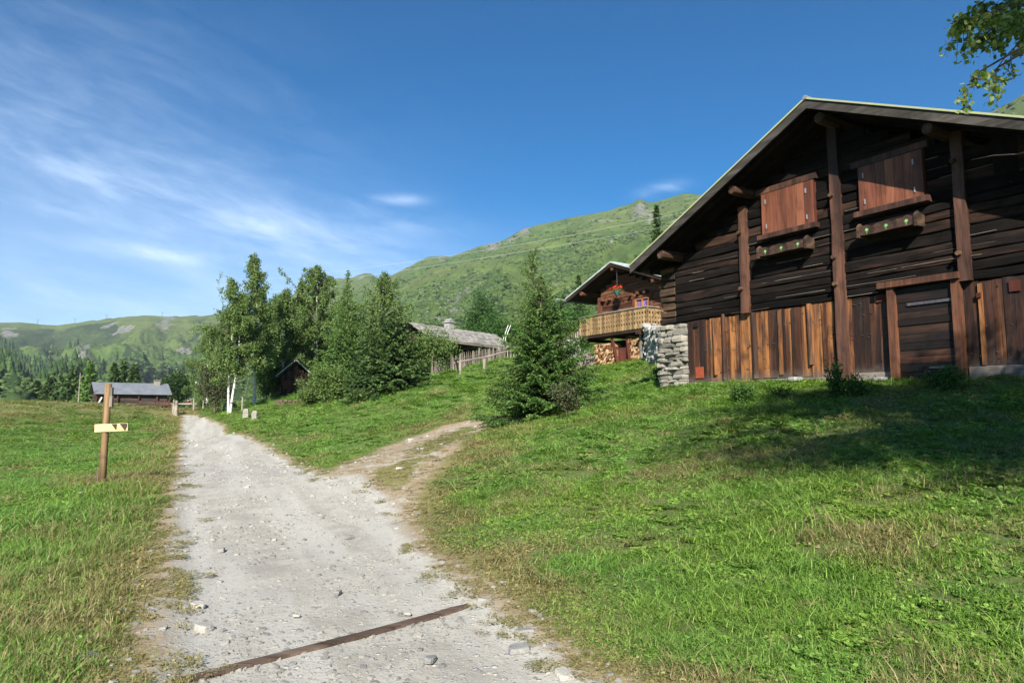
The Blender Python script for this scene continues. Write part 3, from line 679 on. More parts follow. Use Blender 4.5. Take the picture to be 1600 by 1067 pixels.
for i, (x, zc, y0, rd) in enumerate(((-.12, 0, -.86, .13), (2.28, 0, -.80, .12), (SR+.12, 0, -.74, .13), (6.85, 0, -.8, .12), (9.2, 0, -.86, .13))):
    zz = roofz(x)-.13-rd; kk = MB(40+i)
    kk.tube([(x, y0, zz), (x, y0+.05, zz), (x, .1, zz+.02), (x, 9.6, zz)], [rd*.85, rd, rd*1.02, rd], 9, .6); kk.build('purlin', 'beamx', barn)
k = MB(16); k.tube([(-.3, -.75, 5.72), (-.3, -.75, 6.0)], .015, 6); k.build('iron_rod', 'iron', barn)
# shutters
def shutter(x0, x1, z0, z1, nb, mt='shutter', seed=0, hinges=True):
    g = MB(seed+60); wd = (x1-x0)/nb
    for i in range(nb): g.box(x0+i*wd+.003, x0+(i+1)*wd-.003, -.155+g.r.uniform(-.004, .004), -.125, z0, z1, g.r.uniform(.2, .8))
    s_ = g.build('shutter', mt, barn)
    if hinges:
        for hx, hz in ((x0+.13, z0+.18), (x0+.12, z1-.2), (x1-.17, z0+.16), (x1-.18, z1-.22)):
            g = MB(5); g.box(hx-.011, hx+.011, -.175, -.152, hz-.055, hz+.055); g.build('hinge', 'steel', s_)
    if not hinges: return
    g = MB(seed+61); g.box(x0-.09, x1+.10, -.24, -.02, z0-.14, z0-.02, .25, .006); g.build('window_sill', 'post', barn)
    g = MB(seed+62); g.box(x0-.16, x1+.10, -.15, -.02, z1+.012, z1+.15, .3, .006); g.build('window_lintel', 'post', barn)
    g = MB(seed+63); g.box(x0-.02, x1+.02, -.124, -.03, z0-.01, z1+.008, .2); g.build('window_frame', 'redwood', barn)
shutter(2.64, 4.03, 5.86, 6.86, 6, seed=1); shutter(5.10, 6.43, 5.84, 6.80, 7, seed=2); shutter(7.65, 8.85, 5.85, 6.75, 6, 'log', seed=3, hinges=False)
# flower troughs
def flower_box(x0, x1, z0, label):
    g = thing('flower_box', label, 'flower box', (4.83+.545*x0, 18.7-.839*x0, z0), BZ, 'carved flower troughs under the barn shutters')
    L = x1-x0; q = MB(int(x0*10)); n = 36; yf = -.40; top = []
    for i in range(n+1):
        x = L*i/n; top.append((x, yf, .19+.018*math.sin(x*14)+.012*math.sin(x*31+1)))
    q.poly([(0, yf, .012*math.sin(1)), (L*.3, yf, -.012), (L*.6, yf, .008), (L, yf, 0)]+top[::-1], (0, .03, 0), .35); q.build('front_board', 'beamx', g)
    for x, nm_ in ((-.0, 'end_board'), (L-.05, 'end_board')):
        q = MB(3); q.poly([(x, yf-.03, -.04), (x, yf-.03, .20), (x, yf+.05, .27), (x, yf+.14, .235), (x, -.11, .21), (x, -.11, -.02)], (.055, 0, 0), .75); q.build(nm_, 'logend', g)
    q = MB(4); q.box(.055, L-.055, yf+.032, -.12, 0.0, .03); q.box(.055, L-.055, -.13, -.11, .031, .19); q.build('trough', 'log', g)
    for fx_ in (.17, .5, .83):
        q = MB(int(fx_*100)); cx, cz = L*fx_, .10
        for i in range(7):
            a = i*.9+.3+q.r.uniform(-.2, .2); q.poly([(cx, yf-.004, cz), (cx+.022*math.cos(a-.45), yf-.004, cz+.022*math.sin(a-.45)), (cx+.046*math.cos(a), yf-.004, cz+.046*math.sin(a)), (cx+.022*math.cos(a+.45), yf-.004, cz+.022*math.sin(a+.45))], (0, .006, 0))
        q.box(cx-.004, cx+.004, yf-.003, yf-.001, cz-.075, cz); q.build('painted_flower', 'edel', g)
flower_box(2.66, 3.98, 5.27, 'carved wooden flower box under the fully sunlit shutter'); flower_box(5.16, 6.38, 5.24, 'carved wooden flower box under the half shaded shutter')
# door
g = MB(70); z = 2.20
while z < 4.03:
    h = min(rnd.uniform(.12, .2), 4.05-z); g.box(5.74, 6.80, -.07-rnd.uniform(0, .03), -.03, z+.004, z+h-.004, rnd.random(), .004); z += h
door = g.build('door', 'doorw', barn)
g = MB(71); g.box(5.95, 6.86, -.118, -.105, 3.68, 3.735); g.build('hinge_strap', 'iron', door)
g = MB(711); g.box(6.3, 6.80, -.112, -.104, 2.40, 2.44); g.build('hinge_strap', 'iron', door)
g = MB(72); g.box(5.60, 5.735, -.20, .02, 2.10, 4.08, .7, .008); g.box(6.81, 6.95, -.17, .02, 2.12, 4.07, .6, .008); g.box(5.42, 6.975, -.25, -.03, 4.085, 4.21, .35, .01); g.build('door_frame', 'doorframe', barn)
g = MB(73); g.box(5.3, 5.58, -.045, -.03, 3.85, 4.0, .3); g.build('patch_board', 'redwood', barn)
g = MB(74); g.box(.30, .58, -.046, -.034, 2.44, 2.74); g.build('red_hatch', 'rust', barn)
g = MB(75); g.box(.28, .42, -.07, -.035, 3.83, 3.96); g.build('black_box', 'black', barn)
g = MB(76); g.box(7.72, 7.90, -.05, -.034, 3.72, 3.92, .2); g.build('vent_hatch', 'redwood', barn); g = MB(7); g.box(7.2, 7.27, -.09, -.035, 3.68, 3.77, .2); g.build('wood_block', 'redwood', barn)

# ------------------------------------------------------------------ second chalet
C2 = (3.47, 35.0); CH = thing('wooden_chalet', 'brown wooden chalet with carved balcony and flower baskets above firewood', 'chalet', (C2[0], C2[1], 0), BZ)
cr = random.Random(8); SC = 2.35; ZC = 8.76; S2 = .37
def rz2(s): return ZC-S2*abs(s-SC)
k = MB(100); z = 5.45
while z < 8.45:
    h = .165; a = max(.62, SC-(8.45-z-h)/S2); b_ = min(5.15, SC+(8.45-z-h)/S2)
    if z < 6.9 and z+h > 6.42 and True:
        k.log((a, 1.0, z+h/2), (3.2, 1.0, z+h/2), h, .05, (0, -1, 0), 6, .004); k.log((4.15, 1.0, z+h/2), (b_, 1.0, z+h/2), h, .05, (0, -1, 0), 4, .004)
    elif b_-a > .2: k.log((a, 1.0, z+h/2), (b_, 1.0, z+h/2), h, .05, (0, -1, 0), 10, .004)
    z += h+.003
for xx, dd in ((.62, -1), (5.3, 1)):
    z = 5.3
    while z < 7.55: k.log((xx, 1.1, z+.085), (xx, 8, z+.085), .17, .05, (dd, 0, 0), 8, .004); z += .173
k.build('log_wall', 'chalet', CH)
k = MB(101); k.box(.66, 3.2, 1.02, 1.2, 5.3, 7.5, .2); k.box(4.15, 5.26, 1.02, 1.2, 5.3, 7.5, .2); k.box(3.2, 4.15, 1.02, 1.2, 5.3, 6.42, .2); k.build('wall_backing', 'soffit', CH); k = MB(1011); k.box(.66, 5.26, 7.9, 8.0, 5.3, 7.5, .2); k.build('rear_wall', 'soffit', CH); k = MB(1012); k.poly([(.7, 1.03, 7.5), (5.2, 1.03, 7.5), (2.5, 1.03, 8.5)], (0, .1, 0), .3); k.build('gable_backing', 'soffit', CH)
for x in (.50, 5.16): k = MB(102); k.box(x, x+.22, .84, 1.2, 5.2, 7.35, .5); k.build('corner_post', 'chaletz', CH)
k = MB(102)
k.box(3.02, 3.2, .88, 1.2, 6.3, 7.2, .6); k.box(4.15, 4.33, .88, 1.2, 6.3, 7.05, .6); k.box(2.95, 4.4, .87, 1.0, 6.95, 7.08, .55); k.build('window_trim', 'chaletz', CH)
for i in range(6):
    x = .85+i*.48 if i < 3 else 1.35+i*.52
    g = MB(110+i); g.box(x, x+.14, .72, .95, 7.12, 7.26, .6); g.build('corbel', 'chaletz', CH)
g = MB(120); g.box(3.2, 3.26, .90, 1.02, 6.42, 6.95); g.box(4.09, 4.15, .90, 1.02, 6.42, 6.95); g.box(3.26, 4.09, .90, 1.02, 6.88, 6.95); g.box(3.26, 4.09, .90, 1.02, 6.42, 6.48); g.box(3.65, 3.71, .91, 1.0, 6.48, 6.88)
wf = g.build('window', 'orangewood', CH); g = MB(121); g.box(3.26, 4.09, 1.0, 1.01, 6.48, 6.88); g.build('pane', 'glass', wf)
g = MB(122)
for x0, x1 in ((3.28, 3.46), (3.5, 3.64), (3.73, 3.86), (3.92, 4.08)): g.box(x0, x1, .975, .985, 6.49, 6.87, None, .01)
g.build('curtain', 'curtain', wf)
g = MB(123); g.box(3.05, 4.3, .62, .95, 6.30, 6.40, .5); g.build('window_sill', 'chaletz', CH)
# balcony
k = MB(124); x = 0.0
def balboard(kk, x0, x1, y, z0, z1, along='x'):
    """board with cut out shapes on both edges"""
    wd = x1-x0; prof = [(0, 0), (.16, 0), (.26, .38), (.36, .0), (.44, 0), (.5, .3), (.56, 0), (.64, 0), (.74, .38), (.84, 0), (.88, 0), (1, 0)]
    L_ = [(x0+wd*a*.9, z0+(z1-z0)*q) for q, a in prof]; R2 = [(x1-wd*a*.9, z0+(z1-z0)*q) for q, a in prof]
    pts = L_+R2[::-1]; pts = [((x0+x1)/2, z0-.05)]+pts
    if along == 'x': kk.poly([(p[0], y, p[1]) for p in pts][::-1], (0, .03, 0))
    else: kk.poly([(y, p[0], p[1]) for p in pts], (.03, 0, 0))
while x < 4.85: balboard(k, x+.006, x+.175, 0, 5.36, 6.27); x += .178
y = .06
while y < .9: balboard(k, y, y+.165, 4.86, 5.36, 6.27, 'y'); y += .178
y = .06
while y < .9: balboard(k, y, y+.165, 0.0, 5.36, 6.27, 'y'); y += .178
bal = k.build('balcony', 'balcony', CH)
k = MB(125); k.box(-.04, 4.95, -.05, .08, 6.275, 6.33, .6); k.box(4.83, 4.95, .085, .9, 6.275, 6.33, .6); k.box(-.04, .08, .085, .9, 6.275, 6.33, .6); k.build('handrail', 'oldgreyx', bal)
k = MB(126); k.box(.05, 4.82, .05, 1.0, 5.2, 5.34, .3); k.beam((4.5, -.25, 5.12), (4.5, 2, 5.12), .16, .16, tint=.8); k.beam((.4, -.1, 5.12), (.4, 2, 5.12), .16, .16, tint=.4); k.beam((4.3, .1, 5.28), (5.5, .1, 5.26), .14, .14, tint=.6); k.build('balcony_floor', 'darkwood', bal)
# roof of the chalet
def slab2(x0, x1, y0, y1, a, b_, kk, tint=None):
    P = [(x, y, rz2(x)+zo) for zo in (a, b_) for x, y in ((x0, y0), (x1, y0), (x1, y1), (x0, y1))]; kk.quadbox(P, tint)
k = MB(130); slab2(-1.3, SC, .1, 8.8, .04, .12, k); slab2(SC, 6.3, .1, 8.8, .04, .12, k); rf = k.build('roof', 'paleroof', CH)
k = MB(131); slab2(-1.28, SC, .15, .3, -.12, .035, k, .3); slab2(SC, 6.28, .15, .3, -.12, .035, k, .3); slab2(-1.2, SC, .31, 8.7, -.04, .03, k, .3); slab2(SC, 6.2, .31, 8.7, -.04, .03, k, .3); k.build('soffit', 'darkwood', rf)
k = MB(132); k.tube([(-1.36, -.45, rz2(-1.3)+.0), (-1.36, 8.8, rz2(-1.3))], .07, 8); k.build('gutter', 'metal', rf)
for x in (-.1, SC, 5.1):
    g = MB(133+int(x)); g.tube([(x, .2, rz2(x)-.24), (x, 8.5, rz2(x)-.24)], .11, 8, .5); g.build('purlin', 'chaletz', CH)
k = MB(136); k.box(.3, 5.4, 2.0, 7.9, 3.6, 5.18, .3); k.build('cellar_wall', 'darkwood', CH)
k = MB(137); k.box(4.62, 4.95, .1, .5, 3.6, 5.02, .5); k.build('cellar_post', 'redwood', CH); k = MB(1371); k.beam((4.25, .25, 3.6), (4.25, .25, 5.1), .1, .1, (0, 1, 0)); k.build('prop', 'oldgrey', CH)
for A_, B_ in (((2.2, .25, 5.15), (2.85, .1, 3.75)), ((3.2, .35, 5.1), (3.55, .2, 3.8))):
    g = MB(139); g.beam(A_, B_, .16, .05, (0, 1, 0), .5); g.build('leaning_plank', 'redwood', CH)
k = MB(138); k.box(2.75, 3.25, .18, .24, 3.7, 4.55, .3); k.build('hatch_door', 'redwood', CH)
def flower_pot(x, y, z, label, name='hanging_basket', colr='red', wire=None):
    g = thing(name, label, 'flower basket', (C2[0]+.545*x+.839*y, C2[1]-.839*x+.545*y, z), BZ, 'flower baskets hanging on the chalet')
    q = MB(int(x*10)); q.tube([(0, 0, -.22), (0, 0, -.1), (0, 0, .02)], [.09, .16, .18], 10); q.build('pot', 'pot', g)
    rr_ = np.random.default_rng(int(x*7)+3); n = 110; Pn = rr_.normal(0, 1, (n, 3))*np.array([.13, .12, .07])+np.array([0, 0, .12])
    leaves('blossoms', Pn, rr_.uniform(.05, .09, n), M[colr], g, rr_, 1.0)
    n = 170; Pn = rr_.normal(0, 1, (n, 3))*np.array([.16, .14, .08])+np.array([0, 0, .04]); leaves('leaves', Pn, rr_.uniform(.05, .09, n), M['bushl'], g, rr_, 1.0)
    if wire:
        q = MB(2); q.tube([(0, 0, .02), (0, 0, wire)], .012, 6); q.build('wire', 'iron', g)
def leaves(name, Pn, size, mat, parent, rg, asp=.7, dirs=None, tint=None, flat=0.0):
    """rhombic leaf faces; dirs gives the long axis"""
    n = len(Pn); size = np.asarray(size)[:, None]
    if dirs is None: U = rg.normal(0, 1, (n, 3))
    else: U = dirs+rg.normal(0, .25, (n, 3))
    U /= np.linalg.norm(U, axis=1)[:, None]+1e-9
    W_ = rg.normal(0, 1, (n, 3)); W_[:, 2] += flat*3*0
    Vv = np.cross(U, W_); Vv /= np.linalg.norm(Vv, axis=1)[:, None]+1e-9
    if flat:
        up = np.array([[0, 0, 1.]]); V2 = np.cross(U, up+rg.normal(0, .35, (n, 3))); V2 /= np.linalg.norm(V2, axis=1)[:, None]+1e-9
        Vv = Vv*(1-flat)+V2*flat; Vv /= np.linalg.norm(Vv, axis=1)[:, None]+1e-9
    a = Pn-U*size/2; c = Pn+U*size/2; m_ = Pn-U*size*.08; b1 = m_+Vv*size*asp/2; d1 = m_-Vv*size*asp/2
    VV = np.stack([a, b1, c, d1], 1).reshape(-1, 3)
    if tint is None: tint = rg.beta(2.2, 2.2, n)
    return np_mesh(name, VV, np.arange(4*n).reshape(-1, 4), mat, parent, np.repeat(tint, 4))
flower_pot(2.55, .35, 7.38, 'basket of red geraniums hanging under the chalet gable', wire=1.15)
flower_pot(5.75, .6, 6.95, 'basket of red geraniums hanging at the right chalet corner beside the barn', wire=.35)
flower_pot(-.1, 1.6, 6.95, 'basket of pale yellow flowers hanging left of the chalet wall', colr='yellowfl', wire=.5)
# firewood under the balcony
def wood_stack(x0, x1, z0, z1, y, label, seed, grey=False):
    g = MB(seed); r = g.r; z = z0
    while z < z1:
        x = x0+r.uniform(0, .05)
        while x < x1:
            rd = r.uniform(.045, .085); yy = y+r.uniform(-.06, .06); n = r.choice((3, 4, 4, 5, 6))
            g.tube([(x, yy, z), (x+r.uniform(-.02, .02), yy+.45, z+r.uniform(-.01, .01))], rd, n, r.random()); x += rd*1.75
        z += .105
    o = g.build('firewood_stack', 'firewood' if not grey else 'oldgrey'); o.location = (C2[0], C2[1], 0); o.rotation_euler = (0, 0, BZ)
    tag(o, label, 'firewood', 'firewood stacked under the chalet balcony'); return o
wood_stack(.9, 2.3, 3.75, 4.85, .25, 'stacked split logs left of the leaning planks under the balcony', 201)
wood_stack(3.35, 4.2, 3.85, 4.95, .3, 'taller heap of orange split logs right of the leaning planks', 202)
g = MB(203)
for i in range(90):
    x = g.r.uniform(.0, .95); y = g.r.uniform(-.3, .4); z = 3.72+g.r.uniform(0, .75)*(1-abs(x-.5)); a = g.r.uniform(0, 3.14)
    g.tube([(x, y, z), (x+.3*math.cos(a), y+.15, z+.3*math.sin(a))], g.r.uniform(.012, .03), 5)
o = g.build('branch_pile', 'oldgrey'); o.location = (C2[0], C2[1], 0); o.rotation_euler = (0, 0, BZ); tag(o, 'grey heap of cut branches at the left end of the firewood', 'branch pile')
# cart wheel leaning by the right corner
g = thing('cart_wheel', 'old wooden wheel leaning against the stones beside the chalet', 'wheel', (C2[0]+.545*5.75, C2[1]-.839*5.75, 5.55), BZ+.35)
q = MB(3); q.tube([(.42*math.cos(a*.2618), 0, .42*math.sin(a*.2618)) for a in range(25)], .035, 6, .6, False); q.build('rim', 'balcony', g)
q = MB(4)
for a in range(8): q.tube([(.06*math.cos(a*.785), 0, .06*math.sin(a*.785)), (.4*math.cos(a*.785), 0, .4*math.sin(a*.785))], .018, 5, .6)
q.tube([(0, -.08, 0), (0, .08, 0)], .07, 8, .5); q.build('spokes', 'balcony', g)

# dry stone walls
def stone_wall(name, label, A_, B_, z0, z1a, z1b, thick, seed, mat='stonegrey', hrange=(.09, .2), lrange=(.25, .6)):
    A_ = Vector(A_); B_ = Vector(B_); d = B_-A_; L = d.length; ang = math.atan2(d.y, d.x); g = MB(seed); r = g.r; z = 0; zt = max(z1a, z1b)
    while z < zt-z0:
        h = r.uniform(*hrange); x = r.uniform(-.1, 0)
        while x < L:
            wd = r.uniform(*lrange)
            if z0+z+h*.5 < z1a+(z1b-z1a)*x/L+r.uniform(-.06, .06): g.stone((x+wd/2, r.uniform(-.05, .05), z+h/2), (wd*1.05, thick*r.uniform(.85, 1.1), h*1.12), 8)
            x += wd
        z += h*.96
    o = g.build(name, mat); o.location = (A_.x, A_.y, z0); o.rotation_euler = (0, 0, ang); return tag(o, label, 'stone wall')
stone_wall('stone_wall', 'grey dry stone retaining wall between the chalet and the barn corner', (6.3, 30.9), (5.9, 22.3), 3.0, 5.35, 3.9, .7, 301)
stone_wall('stone_wall', 'grey stacked slab wall running left from the chalet under the rail', (3.4, 35.6), (1.5, 37.6), 3.9, 5.3, 4.4, .6, 302)

# ------------------------------------------------------------------ slate roofed barn behind the fence
SBL = Vector((-7.26, 50)); SBa = math.atan2(.8, .6)
sb = thing('slate_barn', 'low old barn with wide grey shingle roof and open dark side behind the fences', 'barn', (SBL.x, SBL.y, 0), SBa)
LR = 9.0; HW = 2.4; ZSR = 7.95; ZSE = 6.62                       # local x along ridge, -y towards viewer
k = MB(400)
rows = 15
for i in range(rows):
    a0 = i/rows; a1 = (i+1.25)/rows; x = -.5+k.r.uniform(-.2, 0)
    while x < LR+.6:
        wd = k.r.uniform(.22, .45); x1 = min(x+wd, LR+.65)
        for sgn in (-1, 1):
            y0 = sgn*HW*a0; y1 = sgn*HW*min(a1, 1.04); z0 = ZSR-(ZSR-ZSE)*a0; z1 = ZSR-(ZSR-ZSE)*min(a1, 1.04)+.03
            e = k.r.uniform(0, .02)
            P_ = [(x, y0, z0-.02), (x1-.01, y0, z0-.02), (x1-.01, y1, z1-.02), (x, y1, z1-.02)]; P_ = P_ if sgn < 0 else P_[::-1]
            k.quadbox([(p[0], p[1], p[2]) for p in P_[::-1]]+[(p[0], p[1], p[2]+.03+e) for p in P_[::-1]])
        x = x1
        if x1 >= LR+.64: break
rf = k.build('roof', 'slate', sb)
g = MB(401); g.box(3.6, 4.15, -.28, .28, 7.7, 8.35, .4, .02); g.box(3.5, 4.25, -.36, .36, 8.36, 8.42, .5); g.poly([(3.6, -.3, 8.42), (4.15, -.3, 8.42), (3.88, -.3, 8.7)], (0, .6, 0)); g.build('chimney', 'stonegrey', rf)
g = MB(402); g.box(-.45, LR+.5, -HW-.02, -HW+.1, ZSE-.16, ZSE-.04, .7); g.build('eaves_board', 'oldgreyx', rf)
g = MB(403); g.box(.2, LR, 1.9, 2.1, 4, 6.6, .3); g.box(.1, .3, -1.7, 2.0, 3.6, 6.75, .3); g.poly([(.12, -1.8, 6.7), (.12, 1.8, 6.7), (.12, 0, 7.7)], (.1, 0, 0), .2); g.box(LR-.3, LR-.1, -1.9, 2.0, 4, 6.7, .3); g.build('back_wall', 'darkwood', sb)
g = MB(404); g.box(.3, LR-.3, -1.75, -1.6, 4.0, 5.2, .2); g.build('front_wall', 'darkwood', sb)
for x in (.4, 3, 5.8, 8.5):
    g = MB(405); g.beam((x, -1.95, 4), (x, -1.95, 6.6), .16, .16, (0, 1, 0)); g.beam((x, -1.95, 5.7), (x+.7, -1.95, 6.5), .1, .1, (0, 1, 0)); g.build('post', 'darkwood', sb)
g = MB(406); g.box(-.4, -.3, -HW, HW, 6.5, 6.6, .5); g.build('tie_beam', 'darkwood', sb)

# ------------------------------------------------------------------ small red hut between the trees
hb = P3(467, 607, 58); hut = thing('small_hut', 'small dark red wooden hut half hidden between spruces and bushes', 'hut', (hb.x-.6, hb.y, 0), R_(14))
zb = gz1(hb.x, hb.y)-.3; zt = 5.05
g = MB(410); n = 9
for i in range(n): g.box(-.9+i*.26, -.9+(i+1)*.26-.01, 0, .05, zb, 4.55+min((i+.3)*.26, 2.34-(i+.7)*.26)*.62, None, .005)
g.box(-.88, 1.42, .055, 3.4, zb, 4.6, .3); g.build('plank_wall', 'darkwood', hut)
g = MB(411); g.quadbox([(-1.3, -.4, 4.35), (.27, -.4, 5.75), (.27, 3.7, 5.75), (-1.3, 3.7, 4.35), (-1.3, -.4, 4.43), (.27, -.4, 5.85), (.27, 3.7, 5.85), (-1.3, 3.7, 4.43)]); g.quadbox([(.27, -.4, 5.75), (1.85, -.4, 4.35), (1.85, 3.7, 4.35), (.27, 3.7, 5.75), (.27, -.4, 5.85), (1.85, -.4, 4.43), (1.85, 3.7, 4.43), (.27, 3.7, 5.85)]); g.build('roof', 'paleroof', hut)
g = MB(412); g.box(-.75, .05, -.05, -.01, 3.35, 4.05, .5); g.build('shutter', 'redwood', hut)
stone_wall('stone_wall', 'shaded grey stone wall in front of the small red hut', tuple(G(432, 634)[:2])+(), tuple(G(470, 628)[:2]), gz1(*G(450, 632)[:2])-.1, gz1(*G(450, 632)[:2])+.30, gz1(*G(450, 632)[:2])+.36, .4, 303, 'bark')  # dark bark material puts the wall's shade into its colour

# ------------------------------------------------------------------ farmhouse on the left
FA_ = math.atan2(.643, .766); fm = thing('farmhouse', 'long dark wooden farmhouse with grey metal roof behind the grassy knoll', 'farmhouse', (-64.2, 105.5, 0), FA_)
k = MB(420); LF = 9.6; HF = 2.9; ZF = 5.75; ZE = 3.95
k.quadbox([(-.6, -HF, ZE), (LF+.6, -HF, ZE), (LF+.6, 0, ZF), (-.6, 0, ZF), (-.6, -HF, ZE+.08), (LF+.6, -HF, ZE+.08), (LF+.6, 0, ZF+.08), (-.6, 0, ZF+.08)])
k.quadbox([(-.6, 0, ZF), (LF+.6, 0, ZF), (LF+.6, HF, ZE), (-.6, HF, ZE), (-.6, 0, ZF+.08), (LF+.6, 0, ZF+.08), (LF+.6, HF, ZE+.08), (-.6, HF, ZE+.08)]); rf = k.build('roof', 'metal', fm)
g = MB(421); g.box(8.1, 8.9, -.6, .1, 5.0, 6.25, .7, .02); g.box(8.0, 9.0, -.7, .2, 6.26, 6.36, .7); g.build('chimney', 'stone', rf)
g = MB(422)
z = 1.2
while z < 3.9: g.log((0, -2.2, z+.13), (LF, -2.2, z+.13), .26, .08, (0, -1, 0), 20); g.log((0, -2.2, z+.13), (0, 2.2, z+.13), .26, .08, (-1, 0, 0), 8); z += .262
g.box(.02, LF-.02, -2.18, 2.2, 1.0, 4.2, .2); g.poly([(.02, -2.2, 4.1), (.02, 2.2, 4.1), (.02, 0, 5.55)], (.1, 0, 0), .3); g.build('log_wall', 'farmwood', fm)
g = MB(423); g.box(5.5, LF+.4, -2.75, -2.6, 2.35, 3.0, .6); g.box(5.5, LF+.4, -2.7, -2.3, 2.2, 2.33, .6); g.build('balcony', 'farmwood', fm)
g = MB(424); g.box(7.2, LF+.3, -2.9, -2.2, .9, 1.85, .5); g.build('stone_base', 'stone', fm)
for x in (-.35, 2.5, 5.4, 8.0, LF+.3):
    g = MB(425); g.box(x, x+.16, -2.62, -2.46, 1.2, 3.93, .4); g.build('post', 'chaletz', fm)
g = MB(426); g.box(2.9, 3.6, -2.33, -2.29, 2.1, 2.8, .4); g.build('window', 'glass', fm)
g = MB(427); g.box(-2.2, -.2, -2.4, 1.6, 2.25, 2.4, .4); g.box(-2.2, -2.1, -2.4, -2.3, 1, 2.25, .4); g.build('terrace', 'darkwood', fm)
g = MB(428); g.beam((-.2, -2.3, 1.9), (.5, -2.5, 3.5), .18, .18, tint=.9); g.build('brace', 'white', fm)

# ------------------------------------------------------------------ tiny houses further down the valley
def tiny_house(u, v, D, wd, h, label, mat_w, mat_r, rz=.4):
    p = P3(u, v, D); zg = gz1(p.x, p.y); q = thing('distant_house', label, 'house', (p.x, p.y, max(zg, p.z)), rz)
    g = MB(int(u)); g.box(-wd/2, wd/2, -wd*.4, wd*.4, -2, h, .5); g.poly([(-wd/2, -wd*.4, h), (-wd/2, wd*.4, h), (-wd/2, 0, h+wd*.25)], (wd, 0, 0), .5); g.build('wall', mat_w, q)
    g = MB(1); e = wd*.08; zz = h+wd*.25
    for sg in (-1, 1):
        Pq = [(-wd/2-e, sg*wd*.48, h-.1*wd*.48), (wd/2+e, sg*wd*.48, h-.1*wd*.48), (wd/2+e, 0, zz+.02), (-wd/2-e, 0, zz+.02)]
        g.poly(Pq, (0, 0, .15), .5)
    g.build('roof', mat_r, q)
    g = MB(2); g.box(-wd*.2, -wd*.05, -wd*.4-.05, -wd*.4+.02, h*.3, h*.7); g.build('window', 'glass', q); g = MB(3); g.box(wd*.1, wd*.25, -wd*.4-.05, -wd*.4+.02, h*.3, h*.7); g.build('window', 'glass', q)
tiny_house(315, 626, 250, 4.2, 1.0, 'tiny red walled house with pale roof far down the valley', 'redwood', 'paleroof', .5)
tiny_house(299, 632, 230, 3.0, 1.2, 'tiny pinkish cabin at the right edge of the round tree', 'redwood', 'stone', -.3)

# ------------------------------------------------------------------ fences, posts
def along(px, D=None):
    return [Vector((P3(u, v, d).x, d, gz1(P3(u, v, d).x, d))) for u, v, d in px]
def picket_fence(name, label, pts, h, seed, gap=.16, rails=(.3, .8), wd=.07, lean=.04, mat='oldgrey', posts=2.0):
    root = thing(name, label, 'fence', pts[0]); o0 = pts[0]; pk = MB(seed); rl = MB(seed+1); r = pk.r
    for A_, B_ in zip(pts[:-1], pts[1:]):
        d = B_-A_; L = d.length; dn = d.normalized(); nrm = Vector((dn.y, -dn.x, 0))
        x = 0
        while x < L:
            p = A_+dn*x-o0; p.z = gz1(*(p+o0)[:2])-o0.z; hh = h*r.uniform(.85, 1.1); le = dn*r.uniform(-lean, lean)*2
            pk.beam(p+nrm*.03+Vector((0, 0, .05)), p+le+nrm*.03+Vector((0, 0, hh)), wd*r.uniform(.7, 1.2), .025, nrm, None, .7); x += gap*r.uniform(.85, 1.15)
        for q in rails:
            a = A_-o0+Vector((0, 0, h*q)); b2 = B_-o0+Vector((0, 0, h*q)); rl.tube([a, (a+b2)/2+Vector((0, 0, -.02)), b2], .04, 6)
        n = max(1, int(L/posts))
        for i in range(n+1):
            p = A_+d*(i/n)-o0; p.z = gz1(*(p+o0)[:2])-o0.z-.2; g = MB(seed+2+i); g.tube([p-nrm*.06, p-nrm*.06+Vector((0, 0, h*1.15+.2))], [.065, .05], 7); g.build('post', mat, root)
    pk.build('pickets', mat, root); rl.build('rail', mat, root)
f1 = along([(706, 594, 41), (745, 575, 43), (790, 560, 45)])
picket_fence('picket_fence', 'grey picket fence with pale uneven stakes in front of the shingle barn', [f1[0], f1[2]], .92, 501, .105)
f2 = along([(676, 598, 45), (706, 590, 46.5)])
picket_fence('picket_fence', 'short weathered picket fence left of the tall pale stone post', f2, 1.2, 511, .11)
f3 = along([(780, 560, 47), (812, 555, 48)])
picket_fence('picket_fence', 'far end of the picket line beside the young spruce', f3, .95, 521, .13)
rt = thing('rail_fence', 'low two post wooden rail on the meadow in front of the picket fence', 'rail', G(719, 583))
a = G(719, 584)-Vector(rt.location); b2 = G(757, 579)-Vector(rt.location)
for q in (a, b2):
    g = MB(5); g.tube([q-Vector((0, 0, .2)), q+Vector((0, 0, .62))], [.09, .08], 8, .8); g.build('post', 'oldgrey', rt)
g = MB(6); dd = (b2-a); g.tube([a-dd*.25+Vector((0, 0, .62)), a+Vector((0, 0, .66)), b2+Vector((0, 0, .70)), b2+dd*.9+Vector((0, 0, .85))], .055, 7, .5); g.build('rail', 'oldgreyx', rt)
g = MB(7); g.beam(a+Vector((-.25, 0, .75)), a+Vector((-.05, 0, .0)), .1, .05, (0, 1, 0), .1); g.build('brace', 'darkwood', rt)
def stone_post(u, v, h, wd, label, seed, dmax=130, nm_='stone_post', grp='upright stone boundary posts', mt='stone'):
    p = G(u, v, dmax); g = MB(seed); r = g.r; pl = []
    for i in range(6):
        q = i/5; s_ = wd*(1-.15*q)*(1 if q < .95 else .7); pl.append([(sx*s_*.5+r.uniform(-.02, .02)*wd*4, sy*s_*.35+r.uniform(-.01, .01), -.2+(h+.2)*q) for sx, sy in ((-1, -1), (1, -1), (1, 1), (-1, 1))])
    for i in range(5): g.quadbox(pl[i]+pl[i+1], .85)
    o = g.build(nm_, 'oldgrey' if 'gate' in nm_ else 'stone', None, bevel=.02); o.location = p; o.rotation_euler = (0, 0, r.uniform(-.4, .2)); return tag(o, label, 'stone post', grp)
